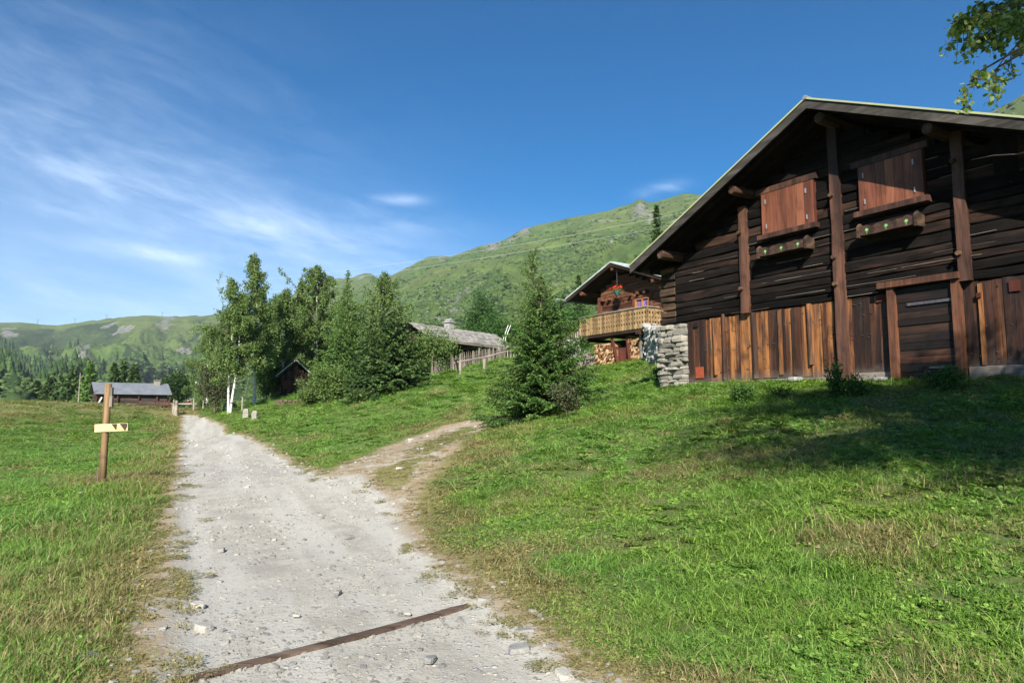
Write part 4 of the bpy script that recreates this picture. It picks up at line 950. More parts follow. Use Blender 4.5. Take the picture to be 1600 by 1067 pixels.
stone_post(678, 583, .62, .28, 'pale knobbly stone post left of the picket fence', 601); stone_post(707, 576, .78, .28, 'tall pale stone post at the start of the picket fence', 602)
stone_post(384, 653, .62, .42, 'left one of two squat white stone markers beside the track', 603, nm_='marker_stone', grp='white marker stones on the bank'); stone_post(398, 656, .60, .42, 'right one of two squat white stone markers beside the track', 604, nm_='marker_stone', grp='white marker stones on the bank')
stone_post(317, 639, 1.0, .13, 'thin white post beyond the red patch at the far bend', 605, nm_='white_post', grp='thin white posts near the bend')
stone_post(302, 641, 1.1, .13, 'thin white post at the right end of the low rail', 606, nm_='white_post', grp='thin white posts near the bend')
stone_post(378, 641, 1.0, .12, 'slim white post between the two birches', 607, nm_='white_post', grp='thin white posts near the bend')
stone_post(275, 649, 1.3, .30, 'wooden gate post at the left edge of the far track', 608, nm_='gate_post', grp='old posts by the farmhouse')
stone_post(271, 647, 1.3, .25, 'wooden gate post just behind the first at the far track edge', 609, nm_='gate_post', grp='old posts by the farmhouse')
for q, (u0, u1) in enumerate(((247, 268),)):
    A_ = onground(u0, 95); B_ = onground(u1, 95)
    picket_fence('garden_fence', 'short brown garden fence between the farmhouse and the round tree', [A_, B_], 1.3, 531, .3, mat='redwood', posts=1.0)
# low plank rail and red heap at the bend
p = onground(292, 104); g = MB(8); g.box(-2.0, 2.0, -.1, .1, .75, .95, .7); g.box(-1.95, -1.75, -.08, .08, -.2, .74); g.box(1.6, 1.8, -.08, .08, -.2, .74); o = g.build('low_rail', 'oldgreyx'); o.location = p; tag(o, 'low pale horizontal rail across the far bend of the track', 'rail')
p = onground(311, 112); rg = np.random.default_rng(5); n = 60; Pn = np.abs(rg.normal(0, 1, (n, 3)))*np.array([.75, .5, .45])*np.where(rg.random((n, 3)) < .5, -1, 1); Pn[:, 2] = np.abs(Pn[:, 2])*.6+.2
o = leaves('red_flower_bed', Pn*np.array([1.4, 1, 1]), rg.uniform(.15, .25, n), M['red'], None, rg, 1.0); o.location = p; tag(o, 'patch of red flowers beyond the end of the track', 'flower bed', kind='stuff')
# parked vehicle behind the birches
p = onground(366, 64); veh = thing('parked_tractor', 'small dark green vehicle parked in shade behind the left birch', 'vehicle', p, R_(60), None, .55)
g = MB(9); g.poly([(-1.3, -.65, .35), (1.3, -.65, .35), (1.3, -.65, .8), (.6, -.65, .95), (.35, -.65, 1.5), (-1.0, -.65, 1.5), (-1.3, -.65, .9)], (0, 1.3, 0)); g.build('body', 'vehgreen', veh, bevel=.05)
g = MB(10); g.poly([(-.9, -.66, .98), (.42, -.66, .98), (.28, -.66, 1.42), (-.85, -.66, 1.42)], (0, 1.32, 0)); g.build('window', 'glass', veh)
for x in (-.85, .85):
    for y in (-.62, .62):
        g = MB(11); g.tube([(x, y-.1, .33), (x, y+.1, .33)], .33, 14); wh = g.build('wheel', 'rubber', veh); g = MB(12); g.tube([(x, y-.11, .33), (x, y+.11, .33)], .16, 10); g.build('rim', 'steel', wh)
# chalet terrace rail on the left
A_ = P3(905, 527, 36.2); B_ = P3(866, 545, 37.6); rt = thing('terrace_rail', 'brown slatted railing running left from the chalet balcony', 'railing', (A_.x, A_.y, 0)); g = MB(13)
for i in range(14):
    q = A_.lerp(B_, i/13); g.beam((q.x-A_.x, q.y-A_.y, q.z-.42), (q.x-A_.x+.02, q.y-A_.y, q.z+.42), .07, .03, (0, 1, 0))
    if i < 13:
        q2 = A_.lerp(B_, (i+1)/13); g.beam((q.x-A_.x, q.y-A_.y, q.z-.2), (q2.x-A_.x, q2.y-A_.y, q2.z+.25), .035, .02, (0, 1, 0))
g.build('slats', 'oldgrey', rt); g = MB(14); g.beam((0, 0, A_.z+.42), (B_.x-A_.x, B_.y-A_.y, B_.z+.42), .08, .06); g.beam((0, 0, A_.z-.35), (B_.x-A_.x, B_.y-A_.y, B_.z-.35), .06, .06); g.build('handrail', 'chaletz', rt)
for i in (0, 7, 13):
    q = A_.lerp(B_, i/13); g = MB(15); g.box(q.x-A_.x-.04, q.x-A_.x+.04, q.y-A_.y+.05, q.y-A_.y+.12, 3.9, q.z+.35); g.build('post', 'oldgrey', rt)
# leaning pole pair behind the barn roof end
for dx, lb in ((0, 'left of two thin white poles leaning behind the shingle roof'), (.5, 'right of two thin white poles leaning behind the shingle roof')):
    A_ = P3(787+dx*6, 528, 58); B_ = P3(794+dx*8, 508, 58); g = MB(16); g.tube([(0, 0, gz1(A_.x, A_.y)-A_.z), (0, 0, 0), tuple(B_-A_)], .03, 6); o = g.build('leaning_pole', 'white'); o.location = A_; tag(o, lb, 'pole', 'white poles behind the shingle barn')
p = onground(128, 100); g = MB(17); g.tube([(0, 0, -.3), (.05, 0, 5.2)], [.09, .06], 7, .9); o = g.build('utility_pole', 'oldgrey'); o.location = p; tag(o, 'thin pale pole standing left of the farmhouse gable', 'pole')

# ------------------------------------------------------------------ signpost
p = G(160, 757, 40); sp_ = thing('signpost', 'stripped wooden signpost with one blank pale arrow board in the verge', 'signpost', p, 0)
g = MB(18); g.tube([(0, 0, -.2), (-.012, 0, .5), (-.005, .0, 1.2), (.0, 0, 2.13)], [.075, .074, .07, .068], 12, .5); pl_ = g.build('pole', 'pole', sp_, smooth=True)
g = MB(19); g.beam((-.19, -.075, 1.185), (.53, -.105, 1.215), .02, .165, (0, 0, 1), .6); bd = g.build('board', 'board', sp_)
def tri(pts, nm_, par): q = MB(20); q.poly([(x-.07, -.1175+(.30-x)*.04, z) for x, z in pts], (0, .003, 0)); q.build(nm_, 'sign_dark', par)
tri([(.25, 1.275), (.365, 1.28), (.355, 1.15)], 'dark_chevron', bd); tri([(.43, 1.283), (.585, 1.29), (.585, 1.22), (.545, 1.14)], 'dark_chevron', bd)  # thin dark brown plates on the board face
g = MB(22); g.box(.055, .105, -.03, .03, 1.86, 2.05, .2); g.box(.065, .12, -.04, .03, 1.64, 1.87, .8); g.build('wood_block', 'oldgrey', sp_)
g = MB(23); g.tube([(-.12, .05, -.1), (-.12, .05, .32)], .05, 8, .1); o = g.build('stake', 'bark', sp_)

# water bar across the track
A_ = G(236, 1070, 30, 1.5); B_ = G(735, 940, 30); d_ = (B_-A_); g = MB(24); n = 14; pl = []; dn = d_.normalized(); pr = Vector((-dn.y, dn.x, 0))
for i in range(n+1):
    q = d_*(i/n); j = g.r.uniform(-.003, .003); zt_ = .022-(.012 if i == n else 0); zz = gz1(A_.x+q.x, A_.y+q.y)-.035-A_.z
    pl.append([tuple(q*1+pr*(s_*.042+j)*(1)+Vector((0, 0, -q.z+h_+zz))) for s_, h_ in ((-1, -.08), (1, -.08), (1, zt_), (-1, zt_))])
for i in range(n): g.quadbox([pl[i][0], pl[i][1], pl[i+1][1], pl[i+1][0], pl[i][3], pl[i][2], pl[i+1][2], pl[i+1][3]], .5)
o = g.build('drain_beam', 'sleeper', None); o.location = A_; tag(o, 'brown wooden drainage beam laid obliquely across the gravel track', 'beam')

# ------------------------------------------------------------------ vegetation
def limbs(mb, paths, sides=5):
    for pts, r0, r1 in paths:
        n = len(pts); mb.tube(pts, [r0+(r1-r0)*i/(n-1) for i in range(n)], sides, .5, False)
def tree_birch(root, h, r, seed, ls=.11, dens=1.0, mat='birch', lean=0.0, leanY=0.0, base=.12, trunks=1, weep=1.0, tr=.16, bark='birchbark', top=1.0):
    rg = np.random.default_rng(seed); R = random.Random(seed); tb = MB(seed); bb = MB(seed+1); P = []; tint = []
    for tk in range(trunks):
        dx = R.uniform(-.03, .03)*h+lean*h*(1 if tk == 0 else .4)+(.07*h if tk else 0); ph = R.uniform(0, 6)
        hh = h*(1 if tk == 0 else R.uniform(.72, .9)); off = (0 if tk == 0 else .25)
        def tp(q): return Vector((off+dx*q**1.3+.012*h*math.sin(q*6+ph)-.0*q, leanY*h*q+.01*h*math.sin(q*5+ph*2), hh*q))
        tb.tube([tp(q/12)-Vector((0, 0, .25 if q == 0 else 0)) for q in range(13)], [tr*(1.25 if q == 0 else 1)*(1-q/12)**.8+.012 for q in range(13)], 8, .5, False)
        nb = int(80*dens*(.75 if trunks > 1 else 1))
        for i in range(nb):
            q = base+(1-base)*((i+R.random())/nb); prof = math.sin(math.pi*min(1, ((q-base)/(1-base))*.86+.16))**.8
            if q > .62: prof *= .62*top
            L = r*prof*R.uniform(.55, 1.15)+.25; a = R.uniform(0, 6.283); dh = Vector((math.cos(a), math.sin(a), 0)); upk = R.uniform(.55, 1.25)*(1.3 if q > .6 else 1)
            b0 = tp(q); pts = [b0+dh*L*s_+Vector((0, 0, L*(upk*s_-.62*weep*s_*s_))) for s_ in (0, .25, .5, .75, 1)]
            bb.tube(pts, [.035*(L/r)+.008, .02, .014, .009, .005], 4, .5, False)
            nt = int(3+L*4.2)
            for j in range(nt):
                s_ = R.uniform(.22, 1); pb = b0+dh*L*s_+Vector((0, 0, L*(upk*s_-.62*weep*s_*s_))); tl = R.uniform(.25, .95)*weep*(.5+r*.2); dr = Vector((R.gauss(0, .28), R.gauss(0, .28), -1 if weep > .4 else R.gauss(0, .6))).normalized()
                nl = int(tl*30)+7; s2 = rg.random(nl)*tl; pp = np.array(pb)+np.outer(s2, np.array(dr))+rg.normal(0, .09, (nl, 3)); P.append(pp); tint.append(np.clip(R.betavariate(2, 2)*.55+rg.beta(2, 2, nl)*.45, 0, 1))
    P = np.concatenate(P); tint = np.concatenate(tint)
    tb.build('trunk', bark, root, smooth=True); 
    if len(bb.v): bb.build('branches', 'twig', root)
    leaves('crown', P, rg.uniform(.8, 1.4, len(P))*ls*1.02, M[mat], root, rg, .85, None, tint)
def tree_conifer(root, h, r, seed, sp=.16, dens=1.0, mat='spruce', base=.04, droop=.3, fine=1.0, shape=1.0, tr=.11, asp=.42, skew=0.0):
    rg = np.random.default_rng(seed); R = random.Random(seed); tb = MB(seed); bb = MB(seed+1); P = []; D = []; T = []
    tb.tube([(0, 0, -.2), (R.uniform(-.03, .03)*h*.3, 0, h*.5), (0, 0, h)], [tr, tr*.6, .012], 7, .5, False)
    nw = int(h*(3.8 if h < 7 else 2.8)*dens**.5)+8
    for i in range(nw):
        q = base+(1-base)*(i/(nw-1)); prof = (1-q)**.95*shape+.03; nb = max(5, int((10-4*q)))
        for j in range(nb):
            a = 6.283*(j+R.random()*.8)/nb+i*1.3; L = r*prof*R.uniform(.50, 1.22)*(1+skew*math.cos(a))
            if R.random() < .06: L *= 1.25
            dh = Vector((math.cos(a), math.sin(a), 0)); z0 = h*q+R.uniform(-.05, .05)*h*.3; up0 = .15+.7*q; cv = droop*(1-q)
            f = lambda s_: Vector((0, 0, z0))+dh*L*s_+Vector((0, 0, L*(up0*s_-cv*2.2*s_*(1-.45*s_))))
            bb.tube([f(0), f(.5), f(1)], [.012+.004*L, .008, .003], 4, .5, False)
            nbr = max(3, int(L*12*fine/ (sp/.16))); bt = R.betavariate(2, 2)
            for m_ in range(nbr):
                s_ = (m_+R.random())/nbr; s_ = .12+.88*s_; pb = f(s_); side = 1 if m_ % 2 else -1
                bl = L*(1-s_*.75)*.42*R.uniform(.6, 1.2)+sp*.6; perp = Vector((-dh.y, dh.x, 0))*side
                bd = (dh*.75+perp*R.uniform(.5, 1.1)+Vector((0, 0, R.uniform(-.38, .05)))).normalized(); ns = max(2, int(bl/sp*1.9*fine))
                k_ = (np.arange(ns)+rg.random(ns))/ns*bl; pp = np.array(pb)+np.outer(k_, np.array(bd))+rg.normal(0, sp*.16, (ns, 3)); pp[:, 2] -= k_*.12
                P.append(pp); dd = np.tile(np.array(bd), (ns, 1))+rg.normal(0, .35, (ns, 3)); D.append(dd)
                tipb = .25*(k_/max(bl, .01))+.15*s_
                T.append(np.clip(.12+bt*.38+tipb+rg.normal(0, .1, ns), 0, 1))
    P = np.concatenate(P); D = np.concatenate(D); T = np.concatenate(T)
    tb.build('trunk', 'bark', root); bb.build('branches', 'bark', root)
    leaves('crown', P, rg.uniform(.9, 1.6, len(P))*sp*1.35, M[mat], root, rg, asp*1.25, D, T, flat=.5)
def tree_round(root, h, r, seed, ls=.14, n=9000, mat='broad', ncl=70, trunk=.12, z0=.08, rz_=None):
    rg = np.random.default_rng(seed); R = random.Random(seed); rz_ = rz_ or h*(1-z0)/2; cz = h*z0+rz_
    d = rg.normal(0, 1, (ncl, 3)); d /= np.linalg.norm(d, axis=1)[:, None]; rad = rg.random(ncl)**.4*rg.uniform(.75, 1.1, ncl)
    C = d*rad[:, None]*np.array([r*.86, r*.86, rz_*.9])+np.array([0, 0, cz]); csz = rg.uniform(.14, .30, ncl)*min(r, rz_)
    ci = rg.integers(0, ncl, n); P = C[ci]+rg.normal(0, 1, (n, 3))*csz[ci][:, None]; T = np.clip(rg.beta(2, 2, ncl)[ci]*.5+rg.beta(2, 2, n)*.5, 0, 1); P[:, 2] = np.maximum(P[:, 2], .03)
    tb = MB(seed); tb.tube([(0, 0, -.2), (0, 0, cz*.6), (0, 0, cz)], [trunk, trunk*.8, trunk*.4], 7, .5, False); tb.build('trunk', 'bark', root)
    bb = MB(seed+2)
    for i in range(0, ncl, 2): bb.tube([(0, 0, cz*R.uniform(.3, .8)), tuple(C[i]*.6+np.array([0, 0, cz*.3])), tuple(C[i])], [trunk*.35, trunk*.2, .008], 4, .5, False)
    bb.build('branches', 'twig', root)
    leaves('crown', P, rg.uniform(.7, 1.3, n)*ls, M[mat], root, rg, .75, None, T)
def htop(D, vb, vt): return (vb-vt)/F*D*1.01
def plant(kind, name, label, u, D, vt, r, seed, cat='tree', group=None, v=None, rot=None, **kw):
    p = G(u, v) if v else onground(u, D); D = p.y
    vb = HOR-(p.z-CAMZ)/p.y*F; h = htop(D, vb, vt)
    root = thing(name, label, cat, p, (seed*1.7) % 6.28 if rot is None else rot, group)
    {'birch': tree_birch, 'con': tree_conifer, 'round': tree_round}[kind](root, h, r, seed, **kw); return root
GB = 'trees beside the gravel track'
plant('birch', 'birch_tree', 'left birch with two thin white trunks forking beside the track', 357, 0, 438, 2.3, 11, group=GB, v=647, rot=0, trunks=2, base=.30, dens=1.0, tr=.085)
plant('birch', 'birch_tree', 'tallest birch with curled narrow top and thick white leaning trunk', 399, 0, 398, 2.5, 12, group=GB, v=632, rot=0, base=.24, dens=1.5, tr=.12, lean=-.045, top=.6)
plant('birch', 'birch_tree', 'dull hazy birch behind and left of the forked birch', 326, 78, 515, 2.8, 13, group=GB, base=.05, dens=1.2)
plant('round', 'juniper_bush', 'brownish dark bush at the foot of the left birch', 340, 63, 556, 1.6, 14, cat='bush', mat='brownleaf', n=6000, ls=.15)
plant('birch', 'birch_tree', 'mid height birch filling the gap right of the tallest birch', 440, 60, 452, 3.0, 15, group=GB, base=.06, dens=1.8)
plant('round', 'dark_bush', 'dark shaded bush under the birches left of the small hut', 432, 60, 560, 2.0, 16, cat='bush', mat='broad', n=7000, ls=.16)
plant('con', 'spruce_tree', 'narrow dark spruce behind the small red hut with brown tip', 467, 66, 445, 2.2, 17, group=GB, sp=.22, dens=1.6)
plant('birch', 'birch_tree', 'tall grey green birch behind the hut, second highest top', 495, 64, 416, 3.6, 18, group=GB, base=.12, dens=1.9, weep=.6, ls=.13)
plant('con', 'larch_tree', 'soft light green larch with pointed top in the middle of the grove', 541, 57, 424, 2.6, 19, group=GB, mat='larch', sp=.12, dens=1.4, asp=.26, droop=.12, fine=.8)
plant('con', 'spruce_tree', 'bright green young spruce above the spreading bush', 533, 50, 520, 2.3, 20, group=GB, mat='sprucenear', sp=.12, dens=1.1, asp=.32)
plant('birch', 'birch_tree', 'slender sparse birch rising right of the larch', 595, 58, 428, 2.8, 22, group=GB, base=.15, dens=1.2, weep=.7)
plant('con', 'spruce_tree', 'broad dark spruce with long drooping boughs at the right end of the grove', 612, 49, 488, 2.5, 23, group=GB, sp=.12, dens=1.3, droop=.34, v=611, asp=.32)
plant('con', 'spruce_tree', 'dense spruce standing left of the broad dark spruce', 578, 51, 505, 2.2, 24, group=GB, sp=.12, dens=1.1, v=613, asp=.32)
plant('con', 'spruce_tree', 'low dark spruce between the grove and the shingle barn', 641, 50, 535, 1.5, 25, group=GB, sp=.17)
plant('round', 'leafy_bush', 'spreading light green bush on the bank in front of the small hut', 512, 44, 572, 1.9, 26, cat='bush', mat='bushl', n=9000, ls=.13, ncl=60, v=631)
plant('round', 'leafy_bush', 'smaller pale bush left of the spreading bush beside the stone wall', 482, 45, 602, .9, 27, cat='bush', mat='bushl', n=2600, ls=.12, ncl=26, v=634)
plant('round', 'small_tree', 'round yellow green small tree in front of the shingle barn gable', 676, 46, 515, 1.55, 28, mat='bushl', n=9000, ls=.12, ncl=60)
plant('round', 'leafy_bush', 'dark green bush at the foot of the broad dark spruce', 588, 48, 585, 1.3, 29, cat='bush', mat='broad', n=4000, ls=.12, ncl=30, v=612)
plant('round', 'dark_tree', 'dense dark tree behind the shingle roof, left of its neighbour', 753, 76, 462, 2.3, 30, mat='broad', n=9000, ls=.2)
plant('round', 'dark_tree', 'lower dark tree behind the shingle roof beside the young birch', 785, 72, 492, 2.2, 31, mat='broad', n=7000, ls=.2)
plant('birch', 'birch_tree', 'pale thin birch rising directly behind the young spruce', 832, 44, 392, 1.35, 32, base=.1, dens=.75, weep=.55, ls=.085, mat='birch', bark='twig', tr=.07)
plant('con', 'spruce_tree', 'pointed dark spruce left of the chalet roof', 880, 60, 462, 2.0, 33, sp=.2, dens=1.2)
plant('round', 'dark_tree', 'dark bushy tree against the left wall of the chalet', 893, 52, 478, 1.8, 34, mat='broad', n=8000, ls=.15)
plant('con', 'spruce_tree', 'small hazy spruce on the slope above the chalet gutter', 905, 95, 432, 2.3, 35, sp=.26)
plant('con', 'spruce_tree', 'tall lone spruce poking above the barn eave against the mountain', 1030, 80, 318, 2.6, 36, sp=.24, dens=1.4)
plant('con', 'spruce_tree', 'tip of a smaller spruce just right of the lone tall spruce', 1062, 85, 352, 2.2, 37, sp=.26)
# the young spruce beside the path
plant('con', 'young_spruce', 'bushy young spruce in the meadow where the dirt path climbs', 846, 22, 436, 1.85, 41, sp=.06, dens=2.1, mat='sprucenear', v=657, droop=.20, fine=.95, shape=1.12, base=.02, tr=.05, asp=.27, skew=.12)
plant('round', 'dry_bush', 'brownish green shrub at the right foot of the young spruce', 885, 21, 598, .45, 42, cat='bush', mat='brownleaf', n=1800, ls=.06, ncl=22, v=655, trunk=.02)
plant('round', 'low_bush', 'low leafy shrub at the left foot of the young spruce', 806, 21, 632, .40, 43, cat='bush', mat='bushl', n=1300, ls=.06, ncl=16, v=662, trunk=.02)
# by the farmhouse
plant('round', 'round_tree', 'round dense green tree at the right end of the farmhouse', 278, 121, 582, 2.9, 44, mat='darkbroad', n=16000, ls=.24, ncl=80, z0=.02)
for i, (u, D, vt, r, lb) in enumerate(((181, 150, 570, 2.6, 'first dark spruce above the farmhouse roof, left of three'), (196, 155, 566, 2.6, 'middle dark spruce above the farmhouse roof'), (212, 150, 572, 3.2, 'spreading spruce above the farmhouse roof, right of three'), (118, 150, 578, 3.2, 'spruce left of the pale pole, tallest of the row behind the knoll'), (100, 165, 588, 2.6, 'second spruce left of the pale pole behind the knoll'), (82, 165, 592, 2.6, 'third spruce left of the pale pole behind the knoll'), (63, 170, 597, 2.6, 'fourth and leftmost single spruce behind the knoll'))):
    plant('con', 'spruce_tree', lb, u, D, vt, r, 50+i, group='spruces around the farmhouse', sp=.5, fine=.8, mat='spruce')
plant('con', 'larch_tree', 'light green larch between the pale pole and the farmhouse gable', 143, 140, 566, 2.8, 60, mat='larch', sp=.4, fine=.8)
# weeds along the barn wall
def weed(u, v, h, r, seed, label, n=900, ls=.07, mat='weed'):
    p = G(u, v, 40); root = thing('weed_clump', label, 'weeds', p, 0, 'weed clumps growing at the foot of the barn'); rg = np.random.default_rng(seed); q = MB(seed); P = []; D = []
    for i in range(int(14+r*30)):
        a = rg.uniform(0, 6.28); l = h*rg.uniform(.5, 1.1); tx = r*rg.uniform(.2, 1); e = Vector((math.cos(a)*tx, math.sin(a)*tx, l)); b0 = Vector((math.cos(a)*tx*.3, math.sin(a)*tx*.3, -.05)); q.tube([b0, (b0+e)/2+Vector((0, 0, l*.1)), e], [.006, .005, .003], 4)
        m_ = n//int(14+r*30); s_ = rg.random((m_, 1)); P.append(np.array(b0)*(1-s_)+np.array(e)*s_+rg.normal(0, .045, (m_, 3)))
    q.build('stems', 'weed', root); P = np.concatenate(P); P[:, 2] = np.maximum(P[:, 2], 0); leaves('leaves', P, rg.uniform(.6, 1.4, len(P))*ls, M[mat], root, rg, .5)
weed(1312, 620, .62, .26, 71, 'tall leafy weeds at the foot of the middle barn post', 1300, .06); weed(1342, 618, .38, .3, 72, 'bushy weeds just right of the middle barn post', 1000, .055)
weed(1490, 612, .42, .28, 73, 'dark weed clump in front of the barn door', 1300, .06); weed(1463, 606, .3, .22, 74, 'small weed clump at the left side of the barn door', 700, .05)
weed(1165, 628, .32, .38, 75, 'low broad leaved weeds right of the stone corner', 1500, .06); weed(1028, 596, .5, .3, 76, 'leafy weeds growing against the left of the stone corner', 1200, .07); weed(1218, 622, .25, .3, 77, 'low weeds under the long plank wall', 900, .05)
# birch standing just outside the right edge; its lowest twigs hang into view and its crown shades the meadow
def near_birch():
    x0, y0 = 5.7, .4; root = thing('near_birch', 'overhanging birch whose leafy twigs dangle into the upper right corner', 'tree', (x0, y0, gz1(x0, y0)))
    zb = gz1(x0, y0); rg = np.random.default_rng(77); R = random.Random(77); tb = MB(77); bb = MB(78); P = []; 
    tb.tube([(0, 0, -.2), (.05, 0, 3), (-.1, .1, 6), (0, .2, 8.5), (.1, .1, 10.5)], [.2, .17, .13, .07, .02], 9, .5, False)
    def spray(pts, nt, tl0, tl1, lpt, sd=.03, br=.03):
        bb.tube(pts, [br*(1-i/(len(pts)-1))+.003 for i in range(len(pts))], 5, .5, False)
        for j in range(nt):
            s_ = R.uniform(.15, 1)*(len(pts)-1); i = min(int(s_), len(pts)-2); pb = Vector(pts[i]).lerp(Vector(pts[i+1]), s_-i); tl = R.uniform(tl0, tl1); dr = Vector((R.gauss(-.1, .35), R.gauss(0, .35), -R.uniform(.3, 1))).normalized()
            e = pb+dr*tl; bb.tube([pb, (pb+e)/2+Vector((0, 0, .03)), e], [.004, .003, .002], 3, .5, False)
            nl = int(tl*lpt)+2; s2 = rg.random(nl)*tl; P.append(np.array(pb)+np.outer(s2, np.array(dr))+rg.normal(0, sd, (nl, 3)))
    for i in range(95):                                       # the main crown, out of the frame
        q = R.uniform(.40, .76); a = R.uniform(0, 6.28); L = 4.1*math.sin(math.pi*min(1, (q-.36)/.5+.12))*R.uniform(.6, 1.1)+.3; dh = Vector((math.cos(a), math.sin(a), 0)); b0 = Vector((0, 0, 12.3*q))
        b0 = b0+Vector((0, 0, .4))
        spray([b0+dh*L*s_+Vector((0, 0, L*(.7*s_-.5*s_*s_))) for s_ in (0, .33, .66, 1)], int(14+L*11), .3, 1.1, 36, .12)
    # the boughs in view: targets given as points in the place
    def W(u, v, D): return P3(u, v, D)-Vector((x0, y0, zb))
    def bough(px, D, nt, tl0=.1, tl1=.32, lpt=42):
        st = Vector((-.05, 0, 4.6 if px[-1][1] > 60 else 6.2)); pts = [st]+[W(u, v, D) for u, v in px]
        spray(pts, 0, 0, 0, 1, br=.009); spray([pts[i] for i in range(1, len(pts))], nt, tl0, tl1, lpt, br=.004)
    bough([(1640, 20), (1600, 60), (1572, 88), (1552, 115)], 6.4, 9)
    bough([(1640, -20), (1590, 5), (1545, 20), (1510, 30), (1492, 25)], 6.2, 32, .1, .4)
    bough([(1650, -10), (1600, 25), (1555, 45), (1520, 60)], 6.5, 30, .1, .35)
    bough([(1650, -30), (1600, -5), (1560, 8), (1530, 5)], 6.9, 34, .1, .4)
    bough([(1650, 0), (1612, 20), (1580, 30), (1560, 35)], 7.2, 24, .1, .35)
    bough([(1552, 100), (1535, 110), (1520, 125), (1510, 150), (1508, 165)], 6.4, 16, .06, .2)
    bough([(1560, 105), (1552, 125), (1556, 140), (1550, 155)], 6.4, 9, .06, .16)
    bough([(1600, 60), (1585, 75), (1575, 110), (1582, 118)], 6.4, 5, .05, .14)
    bb.tube([(-.05, 0, 3.6), tuple(W(1650, 225, 6.6)), tuple(W(1590, 241, 6.6)), tuple(W(1552, 243, 6.6)), tuple(W(1518, 250, 6.6))], [.02, .008, .006, .004, .002], 4, .9, False)
    P_ = np.concatenate(P); wx, wy, wz = P_[:, 0]+x0, P_[:, 1]+y0, P_[:, 2]+zb; pxx = wx+.113*(6.4-wy); pzz = wz-.65*(6.4-wy)
    P_ = P_[~((wy < 5) & (pxx > 3.9) & (pxx < 5.0) & (pzz > 3.7) & (pzz < 4.9))]; tb.build('trunk', 'birchbark', root, smooth=True); bb.build('branches', 'twig', root)  # sun corridor cut through the unseen crown to light the low twigs
    leaves('crown', P_, rg.uniform(.045, .07, len(P_)), M['birchnear'], root, rg, .85)
near_birch()

# ------------------------------------------------------------------ grass
hid = bpy.data.collections.new('tuft_library')
def tuft_mesh(name, nb, rad, h0, h1, w_, mat, seed, flat=.5, leafy=0):
    rg = np.random.default_rng(seed); VV = []; FF = []; TT = []; c = 0
    for i in range(nb):
        a = rg.uniform(0, 6.28); rr_ = rad*math.sqrt(rg.random()); bx, by = rr_*math.cos(a), rr_*math.sin(a); h = rg.uniform(h0, h1); da = rg.uniform(0, 6.28); ln = h*rg.uniform(.15, 1)*flat*2; dx, dy = math.cos(da), math.sin(da); px_, py_ = -dy, dx; ww = w_*rg.uniform(.6, 1.3); tt = rg.beta(2, 2)
        for s_, k_ in ((0, .8), (.5, 1.0), (.8, .6)):
            z = h*(s_-.25*flat*s_*s_); o_ = ln*s_*s_; VV += [(bx+dx*o_-px_*ww*k_/2, by+dy*o_-py_*ww*k_/2, z-.01), (bx+dx*o_+px_*ww*k_/2, by+dy*o_+py_*ww*k_/2, z-.01)]
        VV.append((bx+dx*ln, by+dy*ln, h*(1-.25*flat)-.01)); TT += [tt]*7
        FF += [(c, c+1, c+3, c+2), (c+2, c+3, c+5, c+4), (c+4, c+5, c+6)]; c += 7
    for i in range(leafy):
        a = rg.uniform(0, 6.28); rr_ = rad*math.sqrt(rg.random()); x, y, z = rr_*math.cos(a), rr_*math.sin(a), rg.uniform(.01, h1*.5); s_ = rg.uniform(.009, .02); n_ = Vector((rg.normal(0, .5), rg.normal(0, .5), 1)).normalized(); u_ = n_.orthogonal().normalized(); v_ = n_.cross(u_); tt = rg.beta(2, 2)
        for k in range(5):
            g_ = k*1.2566; q = Vector((x, y, z))+u_*s_*math.cos(g_)+v_*s_*1.3*math.sin(g_); VV.append(tuple(q)); TT.append(tt)
        FF.append(tuple(range(c, c+5))); c += 5
    me = bpy.data.meshes.new(name); me.from_pydata(VV, [], FF); at = me.attributes.new('tint', 'FLOAT', 'POINT'); at.data.foreach_set('value', np.array(TT, np.float32)); me.materials.append(mat); o = bpy.data.objects.new(name, me); hid.objects.link(o); return o
m, t, b, o = new_mat('grass_blade'); M['grass'] = m
tv = t.attr('tint').outputs['Fac']; dv = t.attr('dry', 'INSTANCER').outputs['Fac']; pos = t.node('ShaderNodeNewGeometry').outputs['Position']; nn = t.noise(pos, .9, 4, .6); n5 = t.noise(pos, .16, 3, .6)
c = t.ramp(tv, [(.05, (.070, .155, .022)), (.5, (.150, .275, .042)), (.95, (.29, .42, .095))])
c = t.mix(t.m('MULTIPLY', t.step(nn, .42, .64), .5), c, t.mix(1, c, (.68, .84, .95), 'MULTIPLY'))
c = t.mix(t.m('MULTIPLY', t.step(n5, .45, .62), .5), c, t.mix(1, c, (1.35, 1.15, .9), 'MULTIPLY'))
dc = t.ramp(tv, [(.1, (.13, .12, .04)), (.5, (.26, .215, .09)), (.95, (.46, .38, .19))])
sel = t.step(t.m('ADD', dv, t.m('MULTIPLY', t.m('SUBTRACT', t.m('FRACT', t.m('MULTIPLY', tv, 37.0)), .5), .9)), .5, .75)
c = t.mix(sel, c, dc); t.put(b.inputs['Base Color'], c); b.inputs['Roughness'].default_value = .55; b.inputs['Specular IOR Level'].default_value = .25
trn = t.node('ShaderNodeBsdfTranslucent'); t.put(trn.inputs[0], t.mix(1, c, (1.2, 1.5, .6), 'MULTIPLY')); ms = t.node('ShaderNodeMixShader'); ms.inputs[0].default_value = .25
t.l.new(b.outputs[0], ms.inputs[1]); t.l.new(trn.outputs[0], ms.inputs[2]); t.l.new(ms.outputs[0], o.inputs[0])
